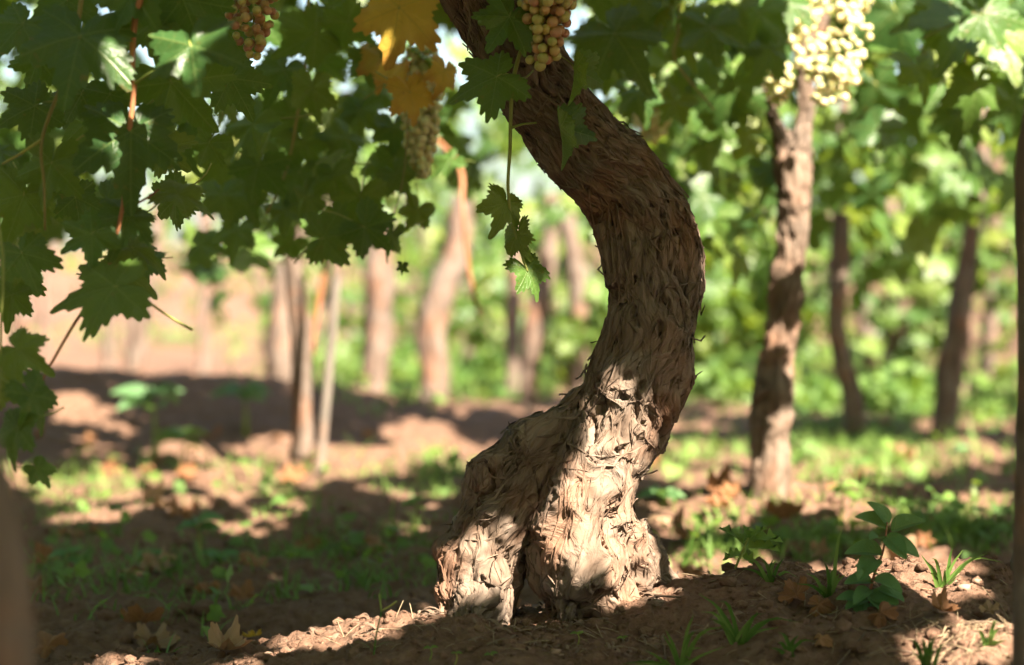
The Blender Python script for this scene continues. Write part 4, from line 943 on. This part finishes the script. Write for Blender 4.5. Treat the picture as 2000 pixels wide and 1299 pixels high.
# seedlings and young shoots
for px, py, h, ls, lab, mat in [(835, 1288, 22, 22, 'tiny two-leaved seedling at the left foot of the old vine', 'weed'), (1125, 1268, 30, 20, 'tiny seedling in front of the old vine', 'weed'), (990, 1205, 8, 14, 'tiny seedling between the two feet of the old vine', 'weed'), (1215, 1262, 16, 14, 'small sprout on the bank below the root', 'weed'), (955, 1296, 18, 20, 'small sprout at the bottom of the bank', 'weed'), (885, 1296, 20, 18, 'seedling pair beside the left root', 'weed'),
        (305, 900, 130, 100, 'young vine shoot with broad leaves on the shaded bank', 'herb'), (480, 850, 90, 80, 'broad-leaved shoot on the dark bank near the slender vine', 'herb'), (390, 1095, 75, 70, 'blue-green weed on the shaded floor', 'herb'), (435, 1120, 30, 65, 'low blue-green weed with wide leaves', 'herb'), (805, 1040, 60, 38, 'sunlit round-leaved weed left of the old trunk', 'weed'), (290, 1110, 25, 45, 'small weed among fallen leaves', 'herb'), (360, 905, 50, 70, 'bright green shoot in the shade of the bank', 'weed'), (1640, 1010, 60, 45, 'weed behind the bank in broken sun', 'weed'), (1880, 940, 60, 40, 'weed stalk standing in the sunny floor', 'herb'), (130, 1140, 60, 50, 'weed on the dark floor at the left', 'herb'), (1300, 985, 20, 70, 'green leaf clump close behind the old trunk', 'herb')]:
    q = hit_ground(px, py)
    if q is None: continue
    d = q[1]; t = thing('seedling', q, lab, 'weed'); tp = P(px+random.uniform(-8, 8), py-h, d)
    tube_obj('stem', [q-[0, 0, .008], (q+tp)/2+RIGHT*.003, tp], max(.0009, ls*.00002*d), .0008, M['petiole'], t, 5, 6)
    n = 2 if ls < 25 else 5
    for k in range(n):
        a = k*2*math.pi/n+random.uniform(-.4, .4)+.3; oval_obj(t, 'oval', mat, tp-UP*(k//2)*h*.12*d/FPX, RIGHT*math.cos(a)+FWD*math.sin(a)*.7+UP*random.uniform(-.1, .4), UP+RIGHT*random.gauss(0, .2)-FWD*.5, ls*random.uniform(.6, .9)*d/FPX)
# twigs and straw
for k, (x0, y0, x1, y1) in enumerate([(1440, 1140, 1560, 1158), (1690, 1275, 1790, 1262), (1680, 1230, 1750, 1222), (1850, 1225, 1985, 1235), (1295, 1250, 1300, 1285), (1250, 1200, 1330, 1195), (1770, 1110, 1830, 1085), (1620, 1290, 1690, 1245)]):
    a, b = hit_ground(x0, y0), hit_ground(x1, y1)
    if a is None or b is None or abs(a[1]-b[1]) > .8: continue
    m = (a+b)/2; m[2] = gz(m[0], m[1]); o = tube_obj('twig', [a+[0, 0, .003], m+[0, 0, .006], b+[0, 0, .004]], .0022, .0014, M['twig'], None, 5, 8); tag(o, 'thin dry twig lying on the soil of the bank', 'twig', 'twigs on the bank')
V, F, bb = [], [], 0
for q in hit_many(np.concatenate([rng.uniform(480, 1990, 330), rng.normal(1880, 70, 170)]), np.concatenate([rng.uniform(1090, 1299, 330), rng.normal(1262, 22, 170)])):
    if np.isnan(q[0]) or q[1] > 3.3: continue
    a = random.uniform(0, 6.28); L = random.uniform(.01, .035); e = q+np.array([math.cos(a)*L, math.sin(a)*L, 0]); e[2] = gz(e[0], e[1])+random.uniform(.001, .012); m = (q+e)/2+[0, 0, random.uniform(-.001, .002)]
    v, f = tube_vf(spline([q, m, e], 5), random.uniform(.0003, .0006), 4, bb); V.append(v); F += f; bb += len(v)
tag(link('dry_straw', make_mesh('dry_straw', np.vstack(V), F, M['straw'])), 'dry straw and rootlets littering the bank', 'straw', kind='stuff')
V, F, bb = [], [], 0
for q in hit_many(rng.normal(1080, 190, 260), rng.uniform(1150, 1299, 260)):
    if np.isnan(q[0]) or q[1] > 3.3: continue
    a = random.uniform(0, 6.28); L = random.uniform(.008, .03); dr = np.array([math.cos(a), math.sin(a), random.uniform(-.1, .25)]); sd = np.array([-dr[1], dr[0], random.uniform(-.3, .3)]); w = random.uniform(.001, .003)
    for k in range(4):
        t = k/3; c = q+dr*L*t+[0, 0, .003+.004*math.sin(t*3)]; ww = w*(.3+math.sin(math.pi*min(.95, t+.1))); V += [c-sd*ww, c+[0, 0, .001], c+sd*ww]
        if k: o = bb+3*k; F += [(o-3, o-2, o+1, o), (o-2, o-1, o+2, o+1)]
    bb += 12
tag(link('bark_litter', make_mesh('bark_litter', np.array(V), F, M['twig'])), 'flakes of shed bark strewn round the foot of the old vine', 'bark litter', kind='stuff')
# soil crumbs
ico_v = None
import bmesh
bm_ = bmesh.new(); bmesh.ops.create_icosphere(bm_, subdivisions=1, radius=1); ico_v = np.array([v.co[:] for v in bm_.verts]); ico_f = np.array([[v.index for v in f.verts] for f in bm_.faces]); bm_.free()
V, F, bb = [], [], 0
_cy = []
for _ in range(5200):
    y = random.uniform(2.45, 3.25) if random.random() < .75 else random.uniform(3.25, 6); x = random.uniform(-.25, .25)*y; s = random.uniform(.0012, .004) if random.random() < .88 else random.uniform(.004, .012)
    if y > 3.3: s *= 1.8
    rv = ico_v*(s*(.7+.6*rng.random((len(ico_v), 1))))*np.array([1, 1, .75]); V.append(rv+[x, y, s*.25]); _cy.append((x, y, len(rv))); F.append(ico_f+bb); bb += len(ico_v)
_cz = ground_z([c[0] for c in _cy], [c[1] for c in _cy])
for v, z in zip(V, _cz): v[:, 2] += z
tag(link('soil_crumbs', make_mesh('soil_crumbs', np.vstack(V), np.vstack(F), M['soil'], smooth=False)), 'loose crumbs and clods of earth on the bank', 'soil', kind='stuff')
for px, py, s in [(1640, 1158, 9), (1085, 1285, 9), (1095, 1290, 6), (1880, 1170, 12), (1905, 1155, 10), (745, 1250, 6)]:
    q = hit_ground(px, py)
    if q is None: continue
    r_s = s*q[1]/FPX; v = ico_v*(1+.25*rng.normal(size=(len(ico_v), 1)))*r_s*np.array([1.2, 1, .8])+q+[0, 0, r_s*.3]
    tag(link('pebble', make_mesh('pebble', v, ico_f, M['pebble'])), 'small pale pebble lying on the soil bank', 'pebble', 'pebbles on the bank')
print('objects', len(bpy.data.objects))
print('triangles', sum(sum(len(p.vertices)-2 for p in m.polygons) for m in bpy.data.meshes))
